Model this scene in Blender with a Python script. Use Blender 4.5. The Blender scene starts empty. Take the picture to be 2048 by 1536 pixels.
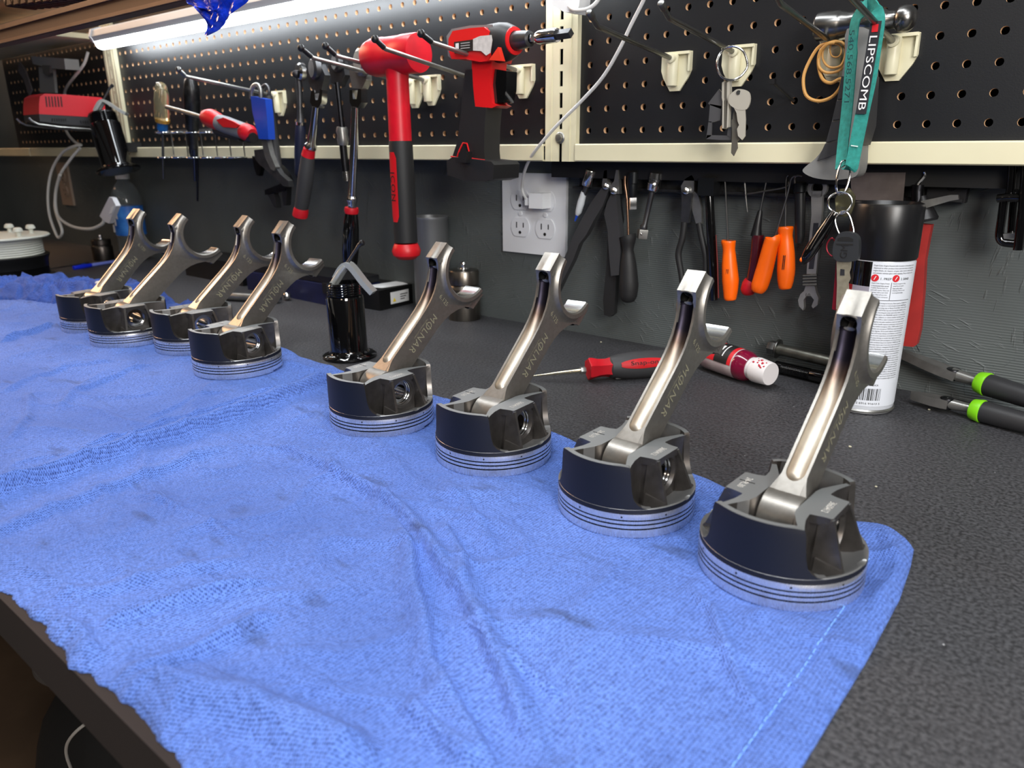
import bpy, bmesh, math, random
from mathutils import Vector, Matrix, noise
random.seed(7)
PI = math.pi
SC = bpy.context.scene
COL = SC.collection

# ------------------------------------------------------------------ camera
CAM = Vector((0.5447, -0.8259, 0.2630))
YAW, PITCH, ROLL, FPX = 0.6829, 0.3114, -0.0068, 1484.2
_cy, _sy, _cp, _sp = math.cos(YAW), math.sin(YAW), math.cos(PITCH), math.sin(PITCH)
_f = Vector((-_sy*_cp, _cy*_cp, -_sp)); _r0 = Vector((_cy, _sy, 0)); _u0 = _r0.cross(_f)
_r = math.cos(ROLL)*_r0 + math.sin(ROLL)*_u0
_u = -math.sin(ROLL)*_r0 + math.cos(ROLL)*_u0
cam_d = bpy.data.cameras.new('camera'); cam = bpy.data.objects.new('camera', cam_d); COL.objects.link(cam)
cam.matrix_world = Matrix(((_r.x, _u.x, -_f.x, CAM.x), (_r.y, _u.y, -_f.y, CAM.y), (_r.z, _u.z, -_f.z, CAM.z), (0, 0, 0, 1)))
cam_d.sensor_width = 36; cam_d.lens = FPX/2048*36; cam_d.clip_start = 0.02
cam_d.dof.use_dof = True; cam_d.dof.focus_distance = 0.72; cam_d.dof.aperture_fstop = 9
SC.camera = cam

# ------------------------------------------------------------------ light and exposure
SC.view_settings.view_transform = 'Standard'; SC.view_settings.look = 'None'
SC.view_settings.exposure = 0.0; SC.view_settings.gamma = 1.0
SC.view_settings.use_curve_mapping = False
w = bpy.data.worlds.new('room_air'); SC.world = w; w.use_nodes = True
_N, _L = w.node_tree.nodes, w.node_tree.links      # a dim garage: pale ceiling above, dark floor below
_tc = _N.new('ShaderNodeTexCoord'); _sx = _N.new('ShaderNodeSeparateXYZ'); _L.new(_tc.outputs['Generated'], _sx.inputs[0])
_mr = _N.new('ShaderNodeMapRange'); _mr.inputs[1].default_value = -.15; _mr.inputs[2].default_value = .6; _mr.inputs[3].default_value = .03; _mr.inputs[4].default_value = .21
_L.new(_sx.outputs[2], _mr.inputs[0]); _L.new(_mr.outputs[0], _N['Background'].inputs[1])
_N['Background'].inputs[0].default_value = (0.50, 0.47, 0.45, 1)

def area(name, loc, target, sx, sy, power, color, spread=180):
    l = bpy.data.lights.new(name, 'AREA'); l.shape = 'RECTANGLE'; l.size = sx; l.size_y = sy
    l.energy = power; l.color = color; l.spread = math.radians(spread)
    o = bpy.data.objects.new(name, l); COL.objects.link(o); o.location = loc
    o.rotation_euler = (Vector(target)-Vector(loc)).to_track_quat('-Z', 'Y').to_euler()
    return o
area('front_shop_light', (0.95, -1.05, 1.30), (0.45, -0.10, 0.10), 1.1, 0.22, 12, (0.94, 0.97, 1.0))
area('ceiling_tube_light', (-0.40, -0.50, 1.9), (-0.35, -0.40, 0.0), 2.8, 0.12, 42, (0.93, 0.97, 1.0))
area('room_warm_lamp', (-2.5, -0.55, 1.25), (-0.4, -0.35, 0.15), 1.0, 0.8, 9.0, (1.0, 0.60, 0.34), 75)
area('side_work_lamp', (1.25, -1.05, 0.60), (0.25, 0.0, 0.12), 0.45, 0.45, 17.0, (1.0, 0.97, 0.93))
area('far_room_lamp', (1.6, -3.2, 1.3), (0.0, 0.0, 0.2), 0.5, 0.3, 8.0, (1.0, 0.80, 0.62))

for k, (x, y, z) in enumerate(((-1.3, -2.9, 1.25), (-.75, -3.1, 1.30), (-.2, -3.2, 1.22), (.15, -3.0, 1.9), (-1.8, -2.2, 1.6))):   # small warm bulbs in the garage
    l = bpy.data.lights.new('garage_bulb', 'POINT'); l.energy = 1.6; l.shadow_soft_size = .035; l.color = (1, .74, .48)
    o = bpy.data.objects.new('garage_bulb', l); COL.objects.link(o); o.location = (x, y, z)

# ------------------------------------------------------------------ pixels to points (for reading sizes off the photograph)
def at(px, py, X=None, Y=None, Z=None):
    d = _f + _r*((px-1024)/FPX) - _u*((py-768)/FPX)
    if Y is not None: s = (Y-CAM.y)/d.y
    elif Z is not None: s = (Z-CAM.z)/d.z
    else: s = (X-CAM.x)/d.x
    return CAM + s*d

# ------------------------------------------------------------------ materials
def lin(c): return tuple((v/255/12.92 if v/255 <= .04045 else ((v/255+.055)/1.055)**2.4) for v in c)
MATS = {}
def mat(name, rgb, rough=0.5, metal=0.0, var=0.0, vscale=40, bump=0.0, bscale=300, bdist=0.0005,
        trans=0.0, emit=0.0, coat=0.0, sss=0.0, aniso=None, detail=4, rvar=0.0, rgb2=None, ior=1.5, stretch=None, alpha=1.0):
    if name in MATS: return MATS[name]
    m = bpy.data.materials.new(name); m.use_nodes = True; nt = m.node_tree; N = nt.nodes; L = nt.links
    b = N['Principled BSDF']; c = lin(rgb)+(1,)
    b.inputs['Base Color'].default_value = c; b.inputs['Roughness'].default_value = rough
    b.inputs['Metallic'].default_value = metal; b.inputs['Transmission Weight'].default_value = trans
    b.inputs['Coat Weight'].default_value = coat; b.inputs['IOR'].default_value = ior
    b.inputs['Alpha'].default_value = alpha
    if emit:
        b.inputs['Emission Color'].default_value = c; b.inputs['Emission Strength'].default_value = emit
    tc = N.new('ShaderNodeTexCoord'); src = tc.outputs['Object']
    if stretch:
        mp = N.new('ShaderNodeMapping'); mp.inputs['Scale'].default_value = stretch; L.new(src, mp.inputs[0]); src = mp.outputs[0]
    if var or rvar or rgb2:
        n = N.new('ShaderNodeTexNoise'); n.inputs['Scale'].default_value = vscale; n.inputs['Detail'].default_value = detail
        L.new(src, n.inputs['Vector'])
        mx = N.new('ShaderNodeMix'); mx.data_type = 'RGBA'
        c2 = lin(rgb2) if rgb2 else tuple(v*(1-var) for v in c[:3])
        c1 = c[:3] if rgb2 else tuple(min(1, v*(1+var)) for v in c[:3])
        mx.inputs[6].default_value = c1+(1,); mx.inputs[7].default_value = tuple(c2)+(1,)
        cr = N.new('ShaderNodeMapRange'); cr.inputs[1].default_value = .35; cr.inputs[2].default_value = .65
        L.new(n.outputs[0], cr.inputs[0]); L.new(cr.outputs[0], mx.inputs[0]); L.new(mx.outputs[2], b.inputs['Base Color'])
        if rvar:
            r = N.new('ShaderNodeMapRange'); r.inputs[3].default_value = max(0, rough-rvar); r.inputs[4].default_value = min(1, rough+rvar)
            L.new(n.outputs[0], r.inputs[0]); L.new(r.outputs[0], b.inputs['Roughness'])
    if bump:
        n2 = N.new('ShaderNodeTexNoise'); n2.inputs['Scale'].default_value = bscale; n2.inputs['Detail'].default_value = 3
        L.new(src, n2.inputs['Vector'])
        bp = N.new('ShaderNodeBump'); bp.inputs['Strength'].default_value = bump; bp.inputs['Distance'].default_value = bdist
        L.new(n2.outputs[0], bp.inputs['Height']); L.new(bp.outputs[0], b.inputs['Normal'])
    if aniso: b.inputs['Anisotropic'].default_value = aniso
    MATS[name] = m
    return m

cream   = mat('cream_powder_coat', (214, 207, 176), .45, var=.05, vscale=8)
creamp  = mat('cream_plastic', (218, 212, 182), .4)
blackp  = mat('black_plastic', (22, 22, 24), .42, bump=.15, bscale=900, bdist=.0003)
rubber  = mat('black_rubber', (24, 24, 25), .6, bump=.3, bscale=500, bdist=.0004)
greyrub = mat('grey_rubber', (116, 116, 114), .65, var=.1, bump=.2, bscale=600, bdist=.0003)
darkgrub= mat('dark_grey_rubber', (48, 48, 50), .6, bump=.2, bscale=600, bdist=.0003)
chrome  = mat('chrome', (205, 205, 205), .14, 1.0)
steel   = mat('steel', (156, 155, 151), .34, .85, var=.15, vscale=60, rvar=.08)
dsteel  = mat('dark_steel', (88, 88, 90), .38, .85, var=.2, vscale=50)
gunmet  = mat('gunmetal', (52, 52, 55), .35, 1.0, var=.15)
zinc    = mat('zinc_rod', (128, 128, 126), .35, 1.0, var=.1)
redp    = mat('red_plastic', (196, 18, 28), .4)
redm    = mat('red_rubber', (188, 14, 30), .45, var=.1, vscale=60)
orange  = mat('orange_plastic', (255, 104, 6), .35)
whitep  = mat('white_plastic', (226, 228, 230), .4)
whitec  = mat('white_cord_vinyl', (208, 208, 206), .5)
blackgl = mat('gloss_black', (6, 6, 7), .08, coat=.6)
bluegr  = mat('blue_grip', (24, 66, 170), .4)
greenp  = mat('green_plastic', (122, 200, 20), .4)
paper   = mat('paper', (222, 222, 222), .7)
inkblk  = mat('black_ink', (14, 14, 14), .6)
inkgry  = mat('grey_ink', (60, 60, 62), .6)
inkred  = mat('red_ink', (200, 22, 34), .5)
inkwht  = mat('white_ink', (225, 225, 225), .6)
clear   = mat('clear_acetate', (235, 226, 190), .08, trans=.9, ior=1.45)
petclr  = mat('clear_bottle_plastic', (225, 232, 236), .06, trans=.95, ior=1.3)
goldbnd = mat('rubber_band_tan', (190, 140, 72), .55)
teal    = mat('teal_webbing', (38, 136, 126), .8, var=.15, vscale=300, bump=.5, bscale=1500, bdist=.0004)
navyb   = mat('navy_case', (14, 24, 66), .5, var=.2)

# ------------------------------------------------------------------ mesh builder
class MB:
    def __init__(s): s.bm = bmesh.new()
    def _fin(s, fs, mi, bev=0, seg=2, ang=30):
        for f in fs: f.material_index = mi
        if bev:
            fset = set(fs); es = set()
            for f in fs:
                for e in f.edges:
                    if len(e.link_faces) == 2 and e.calc_face_angle(0) > math.radians(ang): es.add(e)
            if es:
                r = bmesh.ops.bevel(s.bm, geom=list(es), offset=bev, offset_type='OFFSET', segments=seg, profile=.5, affect='EDGES', clamp_overlap=True, material=mi)
        return s
    def box(s, c, d, R=None, bev=0, mi=0, seg=2):
        R = R or Matrix.Identity(3); c = Vector(c)
        v = [s.bm.verts.new(c + R @ Vector((x*d[0]/2, y*d[1]/2, z*d[2]/2))) for x in (-1, 1) for y in (-1, 1) for z in (-1, 1)]
        idx = [(0,1,3,2),(4,6,7,5),(0,4,5,1),(2,3,7,6),(0,2,6,4),(1,5,7,3)]
        return s._fin([s.bm.faces.new([v[i] for i in q]) for q in idx], mi, bev, seg)
    def ring(s, c, ax, bx, r, n, ph=0):
        return [s.bm.verts.new(c + (ax*math.cos(2*PI*k/n+ph) + bx*math.sin(2*PI*k/n+ph))*r) for k in range(n)]
    def lathe(s, prof, o=(0,0,0), axis=(0,0,1), n=32, mi=0, closed=False, ph=0, sx=1, sy=1, xref=None):
        o = Vector(o); A = Vector(axis).normalized()
        t = Vector(xref) if xref else (Vector((1,0,0)) if abs(A.x) < .9 else Vector((0,1,0)))
        ax = (t - A*t.dot(A)).normalized(); bx = A.cross(ax)
        rings = []
        for r, h in prof:
            c = o + A*h
            if r < 1e-6 and not closed: rings.append([s.bm.verts.new(c)])
            else: rings.append([s.bm.verts.new(c + ax*sx*math.cos(2*PI*k/n+ph)*r + bx*sy*math.sin(2*PI*k/n+ph)*r) for k in range(n)])
        fs = []
        pairs = list(zip(rings[:-1], rings[1:])) + ([(rings[-1], rings[0])] if closed else [])
        for a, b in pairs:
            for k in range(n):
                k2 = (k+1) % n
                if len(a) == 1 and len(b) == 1: continue
                if len(a) == 1: q = [a[0], b[k2], b[k]]
                elif len(b) == 1: q = [a[k], a[k2], b[0]]
                else: q = [a[k], a[k2], b[k2], b[k]]
                fs.append(s.bm.faces.new(q))
        if not closed:
            if len(rings[0]) > 1: fs.append(s.bm.faces.new(rings[0][::-1]))
            if len(rings[-1]) > 1: fs.append(s.bm.faces.new(rings[-1]))
        for f in fs: f.material_index = mi
        return s
    def cyl(s, p0, p1, r0, r1=None, n=20, mi=0, bev=0):
        p0, p1 = Vector(p0), Vector(p1); r1 = r0 if r1 is None else r1; L = (p1-p0).length
        b = min(bev, L/3, r0*.9, max(r1*.9, 1e-5))
        prof = [(r0, 0), (r1, L)] if not b else [(r0-b, 0), (r0-b*.3, b*.3), (r0, b), (r1, L-b), (r1-b*.3, L-b*.3), (r1-b, L)]
        return s.lathe(prof, p0, p1-p0, n, mi)
    def tube(s, pts, r, n=10, closed=False, mi=0, smooth=0, flat=None):
        P = [Vector(p) for p in pts]
        if smooth: P, r = spline(P, smooth, closed, r)
        m = len(P); R = r if isinstance(r, (list, tuple)) else [r]*m
        T = []
        for i in range(m):
            a = P[(i-1) % m] if (closed or i) else P[0]; b = P[(i+1) % m] if (closed or i < m-1) else P[-1]
            T.append((b-a).normalized())
        t0 = T[0]; nx = (Vector((0,0,1)) if abs(t0.z) < .9 else Vector((1,0,0))).cross(t0).normalized(); F = [nx]
        for i in range(1, m):
            v = F[-1] - T[i]*F[-1].dot(T[i]); F.append(v.normalized() if v.length > 1e-9 else F[-1])
        rings = []
        for i in range(m):
            ax = F[i]; bx = T[i].cross(ax)
            rings.append(s.ring(P[i], ax, bx, R[i], n))
        fs = []
        for i in range(m if closed else m-1):
            a, b = rings[i], rings[(i+1) % m]; off = 0
            if closed and i == m-1:
                best = min(range(n), key=lambda o_: (a[0].co-b[o_].co).length); off = best
            for k in range(n):
                fs.append(s.bm.faces.new([a[k], a[(k+1) % n], b[(k+1+off) % n], b[(k+off) % n]]))
        if not closed: fs += [s.bm.faces.new(rings[0][::-1]), s.bm.faces.new(rings[-1])]
        for f in fs: f.material_index = mi
        return s
    def prism(s, poly, o, ux, uy, t0, t1, bev=0, mi=0, seg=2, ang=30):
        """2-D polygon extruded along ux x uy from t0 to t1"""
        o, ux, uy = Vector(o), Vector(ux), Vector(uy); nz = ux.cross(uy).normalized()
        a = [s.bm.verts.new(o+ux*x+uy*y+nz*t0) for x, y in poly]; b = [s.bm.verts.new(o+ux*x+uy*y+nz*t1) for x, y in poly]
        n = len(poly); fs = [s.bm.faces.new(a[::-1]), s.bm.faces.new(b)]
        for k in range(n): fs.append(s.bm.faces.new([a[k], a[(k+1) % n], b[(k+1) % n], b[k]]))
        return s._fin(fs, mi, bev, seg, ang)
    def trace(s, px, Y, t, bev=0, mi=0, seg=2, ang=20, sm=0):
        """outline read off the photograph, standing in the plane Y with thickness t behind it"""
        P = [at(x, y, Y=Y) for x, y in px]
        if sm: P, _ = spline(P, sm, True, 0)
        return s.prism([(p.x, p.z) for p in P], (0, Y, 0), (1,0,0), (0,0,1), -t, 0, bev, mi, seg, ang)
    def sphere(s, c, r, sc=(1,1,1), n=20, m=12, mi=0, R=None):
        R = R or Matrix.Identity(3); c = Vector(c); rings = []
        for i in range(m+1):
            a = PI*i/m
            if i in (0, m): rings.append([s.bm.verts.new(c + R @ Vector((0,0,r*sc[2]*math.cos(a))))])
            else: rings.append([s.bm.verts.new(c + R @ Vector((r*sc[0]*math.sin(a)*math.cos(2*PI*k/n), r*sc[1]*math.sin(a)*math.sin(2*PI*k/n), r*sc[2]*math.cos(a)))) for k in range(n)])
        for a, b in zip(rings[:-1], rings[1:]):
            for k in range(n):
                k2 = (k+1) % n
                q = [a[0], b[k], b[k2]] if len(a) == 1 else ([a[k], b[0], a[k2]] if len(b) == 1 else [a[k], b[k], b[k2], a[k2]])
                s.bm.faces.new(q).material_index = mi
        return s
    def hexa(s, v8, mi=0, bev=0):
        v = [s.bm.verts.new(Vector(p)) for p in v8]   # bottom 4 then top 4
        q = [(3,2,1,0),(4,5,6,7),(0,1,5,4),(1,2,6,5),(2,3,7,6),(3,0,4,7)]
        return s._fin([s.bm.faces.new([v[i] for i in f]) for f in q], mi, bev)
    def ribbon(s, pts, wd, th, wdir, mi=0, smooth=0):
        """flat strap following pts, width wd along wdir (vector or list)"""
        P = [Vector(p) for p in pts]
        if smooth: P, _ = spline(P, smooth, False, 0)
        m = len(P); rows = []
        W = wdir if isinstance(wdir, list) else [wdir]*m
        for i in range(m):
            T = (P[min(i+1, m-1)]-P[max(i-1, 0)]).normalized()
            w_ = Vector(W[min(i*len(W)//m, len(W)-1)]); w_ = (w_-T*w_.dot(T)).normalized(); nn = T.cross(w_)
            rows.append([s.bm.verts.new(P[i]+w_*a*wd/2+nn*b*th/2) for a, b in ((-1,-1),(1,-1),(1,1),(-1,1))])
        fs = [s.bm.faces.new(rows[0][::-1]), s.bm.faces.new(rows[-1])]
        for a, b in zip(rows[:-1], rows[1:]):
            for k in range(4): fs.append(s.bm.faces.new([a[k], a[(k+1) % 4], b[(k+1) % 4], b[k]]))
        for f in fs: f.material_index = mi
        return s

def spline(P, k, closed, r):
    m = len(P); out = []; R = []
    rl = r if isinstance(r, (list, tuple)) else None
    segs = m if closed else m-1
    for i in range(segs):
        g = (lambda j: P[j % m]) if closed else (lambda j: P[max(0, min(m-1, j))])
        p0, p1, p2, p3 = g(i-1), g(i), g(i+1), g(i+2)
        for j in range(k):
            t = j/k
            out.append(.5*((2*p1)+(p2-p0)*t+(2*p0-5*p1+4*p2-p3)*t*t+(3*p1-p0-3*p2+p3)*t**3))
            if rl: R.append(rl[i]*(1-t)+rl[(i+1) % m]*t)
    if not closed:
        out.append(P[-1]); R.append(rl[-1] if rl else 0)
    return out, (R if rl else r)

INV = {}
def obj(name, mb, mats, parent=None, smooth=35, world=True, mesh=None):
    """links one mesh object; world=True means the shapes were given in world coordinates"""
    if mesh is None:
        bmesh.ops.recalc_face_normals(mb.bm, faces=mb.bm.faces)
        me = bpy.data.meshes.new(name); mb.bm.to_mesh(me); mb.bm.free()
    else: me = mesh
    for m in (mats if isinstance(mats, (list, tuple)) else [mats]): me.materials.append(m)
    if smooth:
        me.polygons.foreach_set('use_smooth', [True]*len(me.polygons)); me.set_sharp_from_angle(angle=math.radians(smooth))
    o = bpy.data.objects.new(name, me); COL.objects.link(o)
    if parent is not None:
        o.parent = parent; INV[o.name] = INV[parent.name]
        if world: me.transform(INV[parent.name])
    else:
        INV[o.name] = Matrix.Identity(4)
        if world: # put the origin at the base of the thing
            xs = [v.co for v in me.vertices]
            c = Vector(((min(v.x for v in xs)+max(v.x for v in xs))/2, (min(v.y for v in xs)+max(v.y for v in xs))/2, min(v.z for v in xs)))
            me.transform(Matrix.Translation(-c)); o.location = c; INV[o.name] = Matrix.Translation(-c)
    return o
def tag(o, label=None, cat=None, group=None, kind=None):
    if label: o['label'] = label
    if cat: o['category'] = cat
    if group: o['group'] = group
    if kind: o['kind'] = kind
    return o
def thing(name, label, cat, loc=(0,0,0), rotz=0, group=None):
    o = bpy.data.objects.new(name, None); o.empty_display_size = .02; COL.objects.link(o)
    o.location = loc; o.rotation_euler = (0, 0, rotz)
    INV[o.name] = (Matrix.Translation(Vector(loc)) @ Matrix.Rotation(rotz, 4, 'Z')).inverted()
    return tag(o, label, cat, group)
def struct(name, mb, m, smooth=35):
    o = obj(name, mb, m, None, smooth); o['kind'] = 'structure'; return o
def text(name, s, width, height, mat_, parent, o, xd, yd, depth=.0001, label=None, world=True, bold=0.0, spacing=1.0, align=True):
    """letters centred on o, running along xd, tops towards yd, stretched to width x height"""
    cu = bpy.data.curves.new('lettering', 'FONT'); cu.body = s; cu.size = 1; cu.extrude = 0; cu.offset = bold; cu.space_character = spacing
    cu.resolution_u = 3
    t = bpy.data.objects.new('lettering', cu); COL.objects.link(t)
    bpy.context.view_layer.update()
    dg = bpy.context.evaluated_depsgraph_get()
    me = bpy.data.meshes.new_from_object(t.evaluated_get(dg))
    bpy.data.objects.remove(t); bpy.data.curves.remove(cu)
    xs = [v.co.x for v in me.vertices]; ys = [v.co.y for v in me.vertices]
    x0, x1, y0, y1 = min(xs), max(xs), min(ys), max(ys)
    xd, yd, o = Vector(xd).normalized(), Vector(yd).normalized(), Vector(o); nd = xd.cross(yd)
    sx = width/(x1-x0); sy = height/(y1-y0)
    for v in me.vertices:
        a = (v.co.x-(x0+x1)/2)*sx; b = (v.co.y-(y0+y1)/2)*sy
        v.co = o + xd*a + yd*b + nd*depth
    me.materials.clear()
    ob = obj(name, None, mat_, parent, smooth=0, world=world, mesh=me)
    if label: ob['label'] = label
    return ob
def boolean(me_a, cutters, op='DIFFERENCE', solver='EXACT'):
    """mesh a with a list of meshes cut away or joined on (worked at 100 x size for precision)"""
    me_a.transform(Matrix.Scale(100, 4))
    a = bpy.data.objects.new('tmp', me_a); COL.objects.link(a); tmp = [a]
    for m in cutters:
        m.transform(Matrix.Scale(100, 4))
        c = bpy.data.objects.new('tmp', m); COL.objects.link(c); tmp.append(c)
        md = a.modifiers.new('b', 'BOOLEAN'); md.operation = op; md.object = c; md.solver = solver
    bpy.context.view_layer.update()
    me = bpy.data.meshes.new_from_object(a.evaluated_get(bpy.context.evaluated_depsgraph_get()))
    for t in tmp: bpy.data.objects.remove(t)
    me.transform(Matrix.Scale(.01, 4))
    return me
def tomesh(mb):
    bmesh.ops.recalc_face_normals(mb.bm, faces=mb.bm.faces)
    if mb.bm.calc_volume(signed=True) < 0: bmesh.ops.reverse_faces(mb.bm, faces=mb.bm.faces[:])
    me = bpy.data.meshes.new('m'); mb.bm.to_mesh(me); mb.bm.free(); return me
def nodes_of(name):
    m = bpy.data.materials.new(name); m.use_nodes = True
    return m, m.node_tree.nodes, m.node_tree.links, m.node_tree.nodes['Principled BSDF']
def mth(N, L, op, a, b=None, c=None):
    n = N.new('ShaderNodeMath'); n.operation = op
    for i, v in enumerate((a, b, c)):
        if v is None: continue
        if isinstance(v, (int, float)): n.inputs[i].default_value = v
        else: L.new(v, n.inputs[i])
    return n.outputs[0]
def mixc(N, L, f, a, b):
    n = N.new('ShaderNodeMix'); n.data_type = 'RGBA'
    for i, v in ((0, f), (6, a), (7, b)):
        if isinstance(v, (int, float)): n.inputs[i].default_value = v
        elif isinstance(v, tuple): n.inputs[i].default_value = v+(1,) if len(v) == 3 else v
        else: L.new(v, n.inputs[i])
    return n.outputs[2]
# ================================================================== THE SETTING
# painted strand-board wall
def m_wall():
    m, N, L, b = nodes_of('painted_strand_board')
    tc = N.new('ShaderNodeTexCoord')
    n1 = N.new('ShaderNodeTexNoise'); n1.inputs['Scale'].default_value = 3.5; n1.inputs['Detail'].default_value = 5; L.new(tc.outputs['Object'], n1.inputs[0])
    v = N.new('ShaderNodeTexVoronoi'); v.inputs['Scale'].default_value = 13; v.inputs['Randomness'].default_value = 1
    mp = N.new('ShaderNodeMapping'); mp.inputs['Scale'].default_value = (1, 1, 1.0); L.new(tc.outputs['Object'], mp.inputs[0])
    ds = N.new('ShaderNodeTexNoise'); ds.inputs['Scale'].default_value = 22; ds.inputs['Detail'].default_value = 2; L.new(tc.outputs['Object'], ds.inputs[0])
    ad = N.new('ShaderNodeMixRGB'); ad.blend_type = 'ADD'; ad.inputs[0].default_value = .035; L.new(mp.outputs[0], ad.inputs[1]); L.new(ds.outputs['Color'], ad.inputs[2]); L.new(ad.outputs[0], v.inputs['Vector'])
    # each flake gets its own grain direction
    sep = N.new('ShaderNodeSeparateColor'); L.new(v.outputs['Color'], sep.inputs[0])
    ang = mth(N, L, 'MULTIPLY', sep.outputs[0], 6.28)
    rot = N.new('ShaderNodeVectorRotate'); rot.rotation_type = 'Y_AXIS'; L.new(tc.outputs['Object'], rot.inputs['Vector']); L.new(ang, rot.inputs['Angle'])
    st = N.new('ShaderNodeMapping'); st.inputs['Scale'].default_value = (16, 16, 120); L.new(rot.outputs[0], st.inputs[0])
    g = N.new('ShaderNodeTexNoise'); g.inputs['Scale'].default_value = 2; g.inputs['Detail'].default_value = 4; L.new(st.outputs[0], g.inputs[0])
    sx = N.new('ShaderNodeSeparateXYZ'); L.new(tc.outputs['Object'], sx.inputs[0])
    wob = mth(N, L, 'MULTIPLY', n1.outputs[0], .012)
    rip = mth(N, L, 'SINE', mth(N, L, 'MULTIPLY', mth(N, L, 'ADD', sx.outputs[2], wob), 2300.0))
    gm = N.new('ShaderNodeMapRange'); gm.inputs[1].default_value = .60; gm.inputs[2].default_value = .74; L.new(g.outputs[0], gm.inputs[0])
    rm_ = N.new('ShaderNodeMapRange'); rm_.inputs[1].default_value = .35; rm_.inputs[2].default_value = .6; rm_.inputs[3].default_value = .0; rm_.inputs[4].default_value = .075; L.new(n1.outputs[0], rm_.inputs[0])
    h = mth(N, L, 'ADD', mth(N, L, 'ADD', mth(N, L, 'MULTIPLY', gm.outputs[0], .42), mth(N, L, 'MULTIPLY', n1.outputs[0], 1.5)), mth(N, L, 'MULTIPLY', rip, rm_.outputs[0]))
    bp = N.new('ShaderNodeBump'); bp.inputs['Strength'].default_value = .8; bp.inputs['Distance'].default_value = .0022; L.new(h, bp.inputs['Height']); L.new(bp.outputs[0], b.inputs['Normal'])
    cr = N.new('ShaderNodeMapRange'); cr.inputs[1].default_value = .3; cr.inputs[2].default_value = .7; L.new(n1.outputs[0], cr.inputs[0])
    L.new(mixc(N, L, cr.outputs[0], lin((74, 79, 79)), lin((89, 94, 94))), b.inputs['Base Color'])
    b.inputs['Roughness'].default_value = .5
    return m
wallm = m_wall()
mb = MB().box((-0.6, .086, .5), (4.6, .05, 3.0)); struct('wall_back', mb, wallm, 0)
mb = MB().box((-2.95, -1.2, .5), (.05, 3.2, 3.0)); struct('wall_left', mb, mat('dark_wall_paint', (24, 20, 18), .6, var=.2, vscale=6), 0)
mb = MB().box((-0.2, -1.2, -.93), (6, 4, .05)); struct('floor', mb, mat('tan_concrete', (92, 74, 58), .6, var=.25, vscale=5, bump=.2, bscale=40, bdist=.002), 0)

# worktop
def m_top():
    m, N, L, b = nodes_of('speckled_black_worktop')
    tc = N.new('ShaderNodeTexCoord')
    n1 = N.new('ShaderNodeTexNoise'); n1.inputs['Scale'].default_value = 380; n1.inputs['Detail'].default_value = 5; L.new(tc.outputs['Object'], n1.inputs[0])
    n2 = N.new('ShaderNodeTexNoise'); n2.inputs['Scale'].default_value = 7; n2.inputs['Detail'].default_value = 6; L.new(tc.outputs['Object'], n2.inputs[0])
    v = N.new('ShaderNodeTexVoronoi'); v.inputs['Scale'].default_value = 260; L.new(tc.outputs['Object'], v.inputs[0])
    v2 = N.new('ShaderNodeTexVoronoi'); v2.inputs['Scale'].default_value = 90; L.new(tc.outputs['Object'], v2.inputs[0])
    mr = N.new('ShaderNodeMapRange'); mr.inputs[1].default_value = .38; mr.inputs[2].default_value = .62; L.new(n1.outputs[0], mr.inputs[0])
    c = mixc(N, L, mr.outputs[0], lin((26, 26, 28)), lin((70, 70, 73)))
    mr2 = N.new('ShaderNodeMapRange'); mr2.inputs[1].default_value = .3; mr2.inputs[2].default_value = .7; L.new(n2.outputs[0], mr2.inputs[0])
    c = mixc(N, L, mth(N, L, 'MULTIPLY', mr2.outputs[0], .35), c, lin((62, 62, 66)))
    # rare pale specks
    se = N.new('ShaderNodeSeparateColor'); L.new(v2.outputs['Color'], se.inputs[0])
    sp = mth(N, L, 'MULTIPLY', mth(N, L, 'GREATER_THAN', se.outputs[0], .93), mth(N, L, 'LESS_THAN', v2.outputs['Distance'], .055))
    c = mixc(N, L, sp, c, lin((170, 170, 172)))
    L.new(c, b.inputs['Base Color']); b.inputs['Roughness'].default_value = .54
    h = mth(N, L, 'ADD', mth(N, L, 'MULTIPLY', n1.outputs[0], 1.0), mth(N, L, 'MULTIPLY', v.outputs['Distance'], .6))
    bp = N.new('ShaderNodeBump'); bp.inputs['Strength'].default_value = .55; bp.inputs['Distance'].default_value = .0012; L.new(h, bp.inputs['Height']); L.new(bp.outputs[0], b.inputs['Normal'])
    return m
bench = thing('workbench', 'long black workbench with dark brown front edge under the blue towel', 'workbench', (-.7, -.33, -.9))
obj('worktop', MB().box((-.7, -.3195, -.006), (4.4, .761, .012), bev=.001), m_top(), bench)
obj('edge_board', MB().box((-.7, -.7095, -.0183), (4.4, .019, .0366), bev=.0008), mat('dark_brown_wood', (24, 14, 12), .85, var=.2, vscale=12), bench)
obj('under_frame', MB().box((-.7, -.32, -.022), (4.4, .74, .02)).box((-2.7, -.6, -.46), (.09, .09, .87)).box((1.3, -.6, -.46), (.09, .09, .87)).box((-.9, .0, -.46), (.09, .09, .87)), mat('black_frame', (12, 12, 12), .7), bench)

struct('black_strip_1', MB().box((.42, .042, .2325), (.99, .036, .023), bev=.001), mat('black_strip_finish', (13, 13, 14), .5))  # plain black strip along the wall below the right rail

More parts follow.
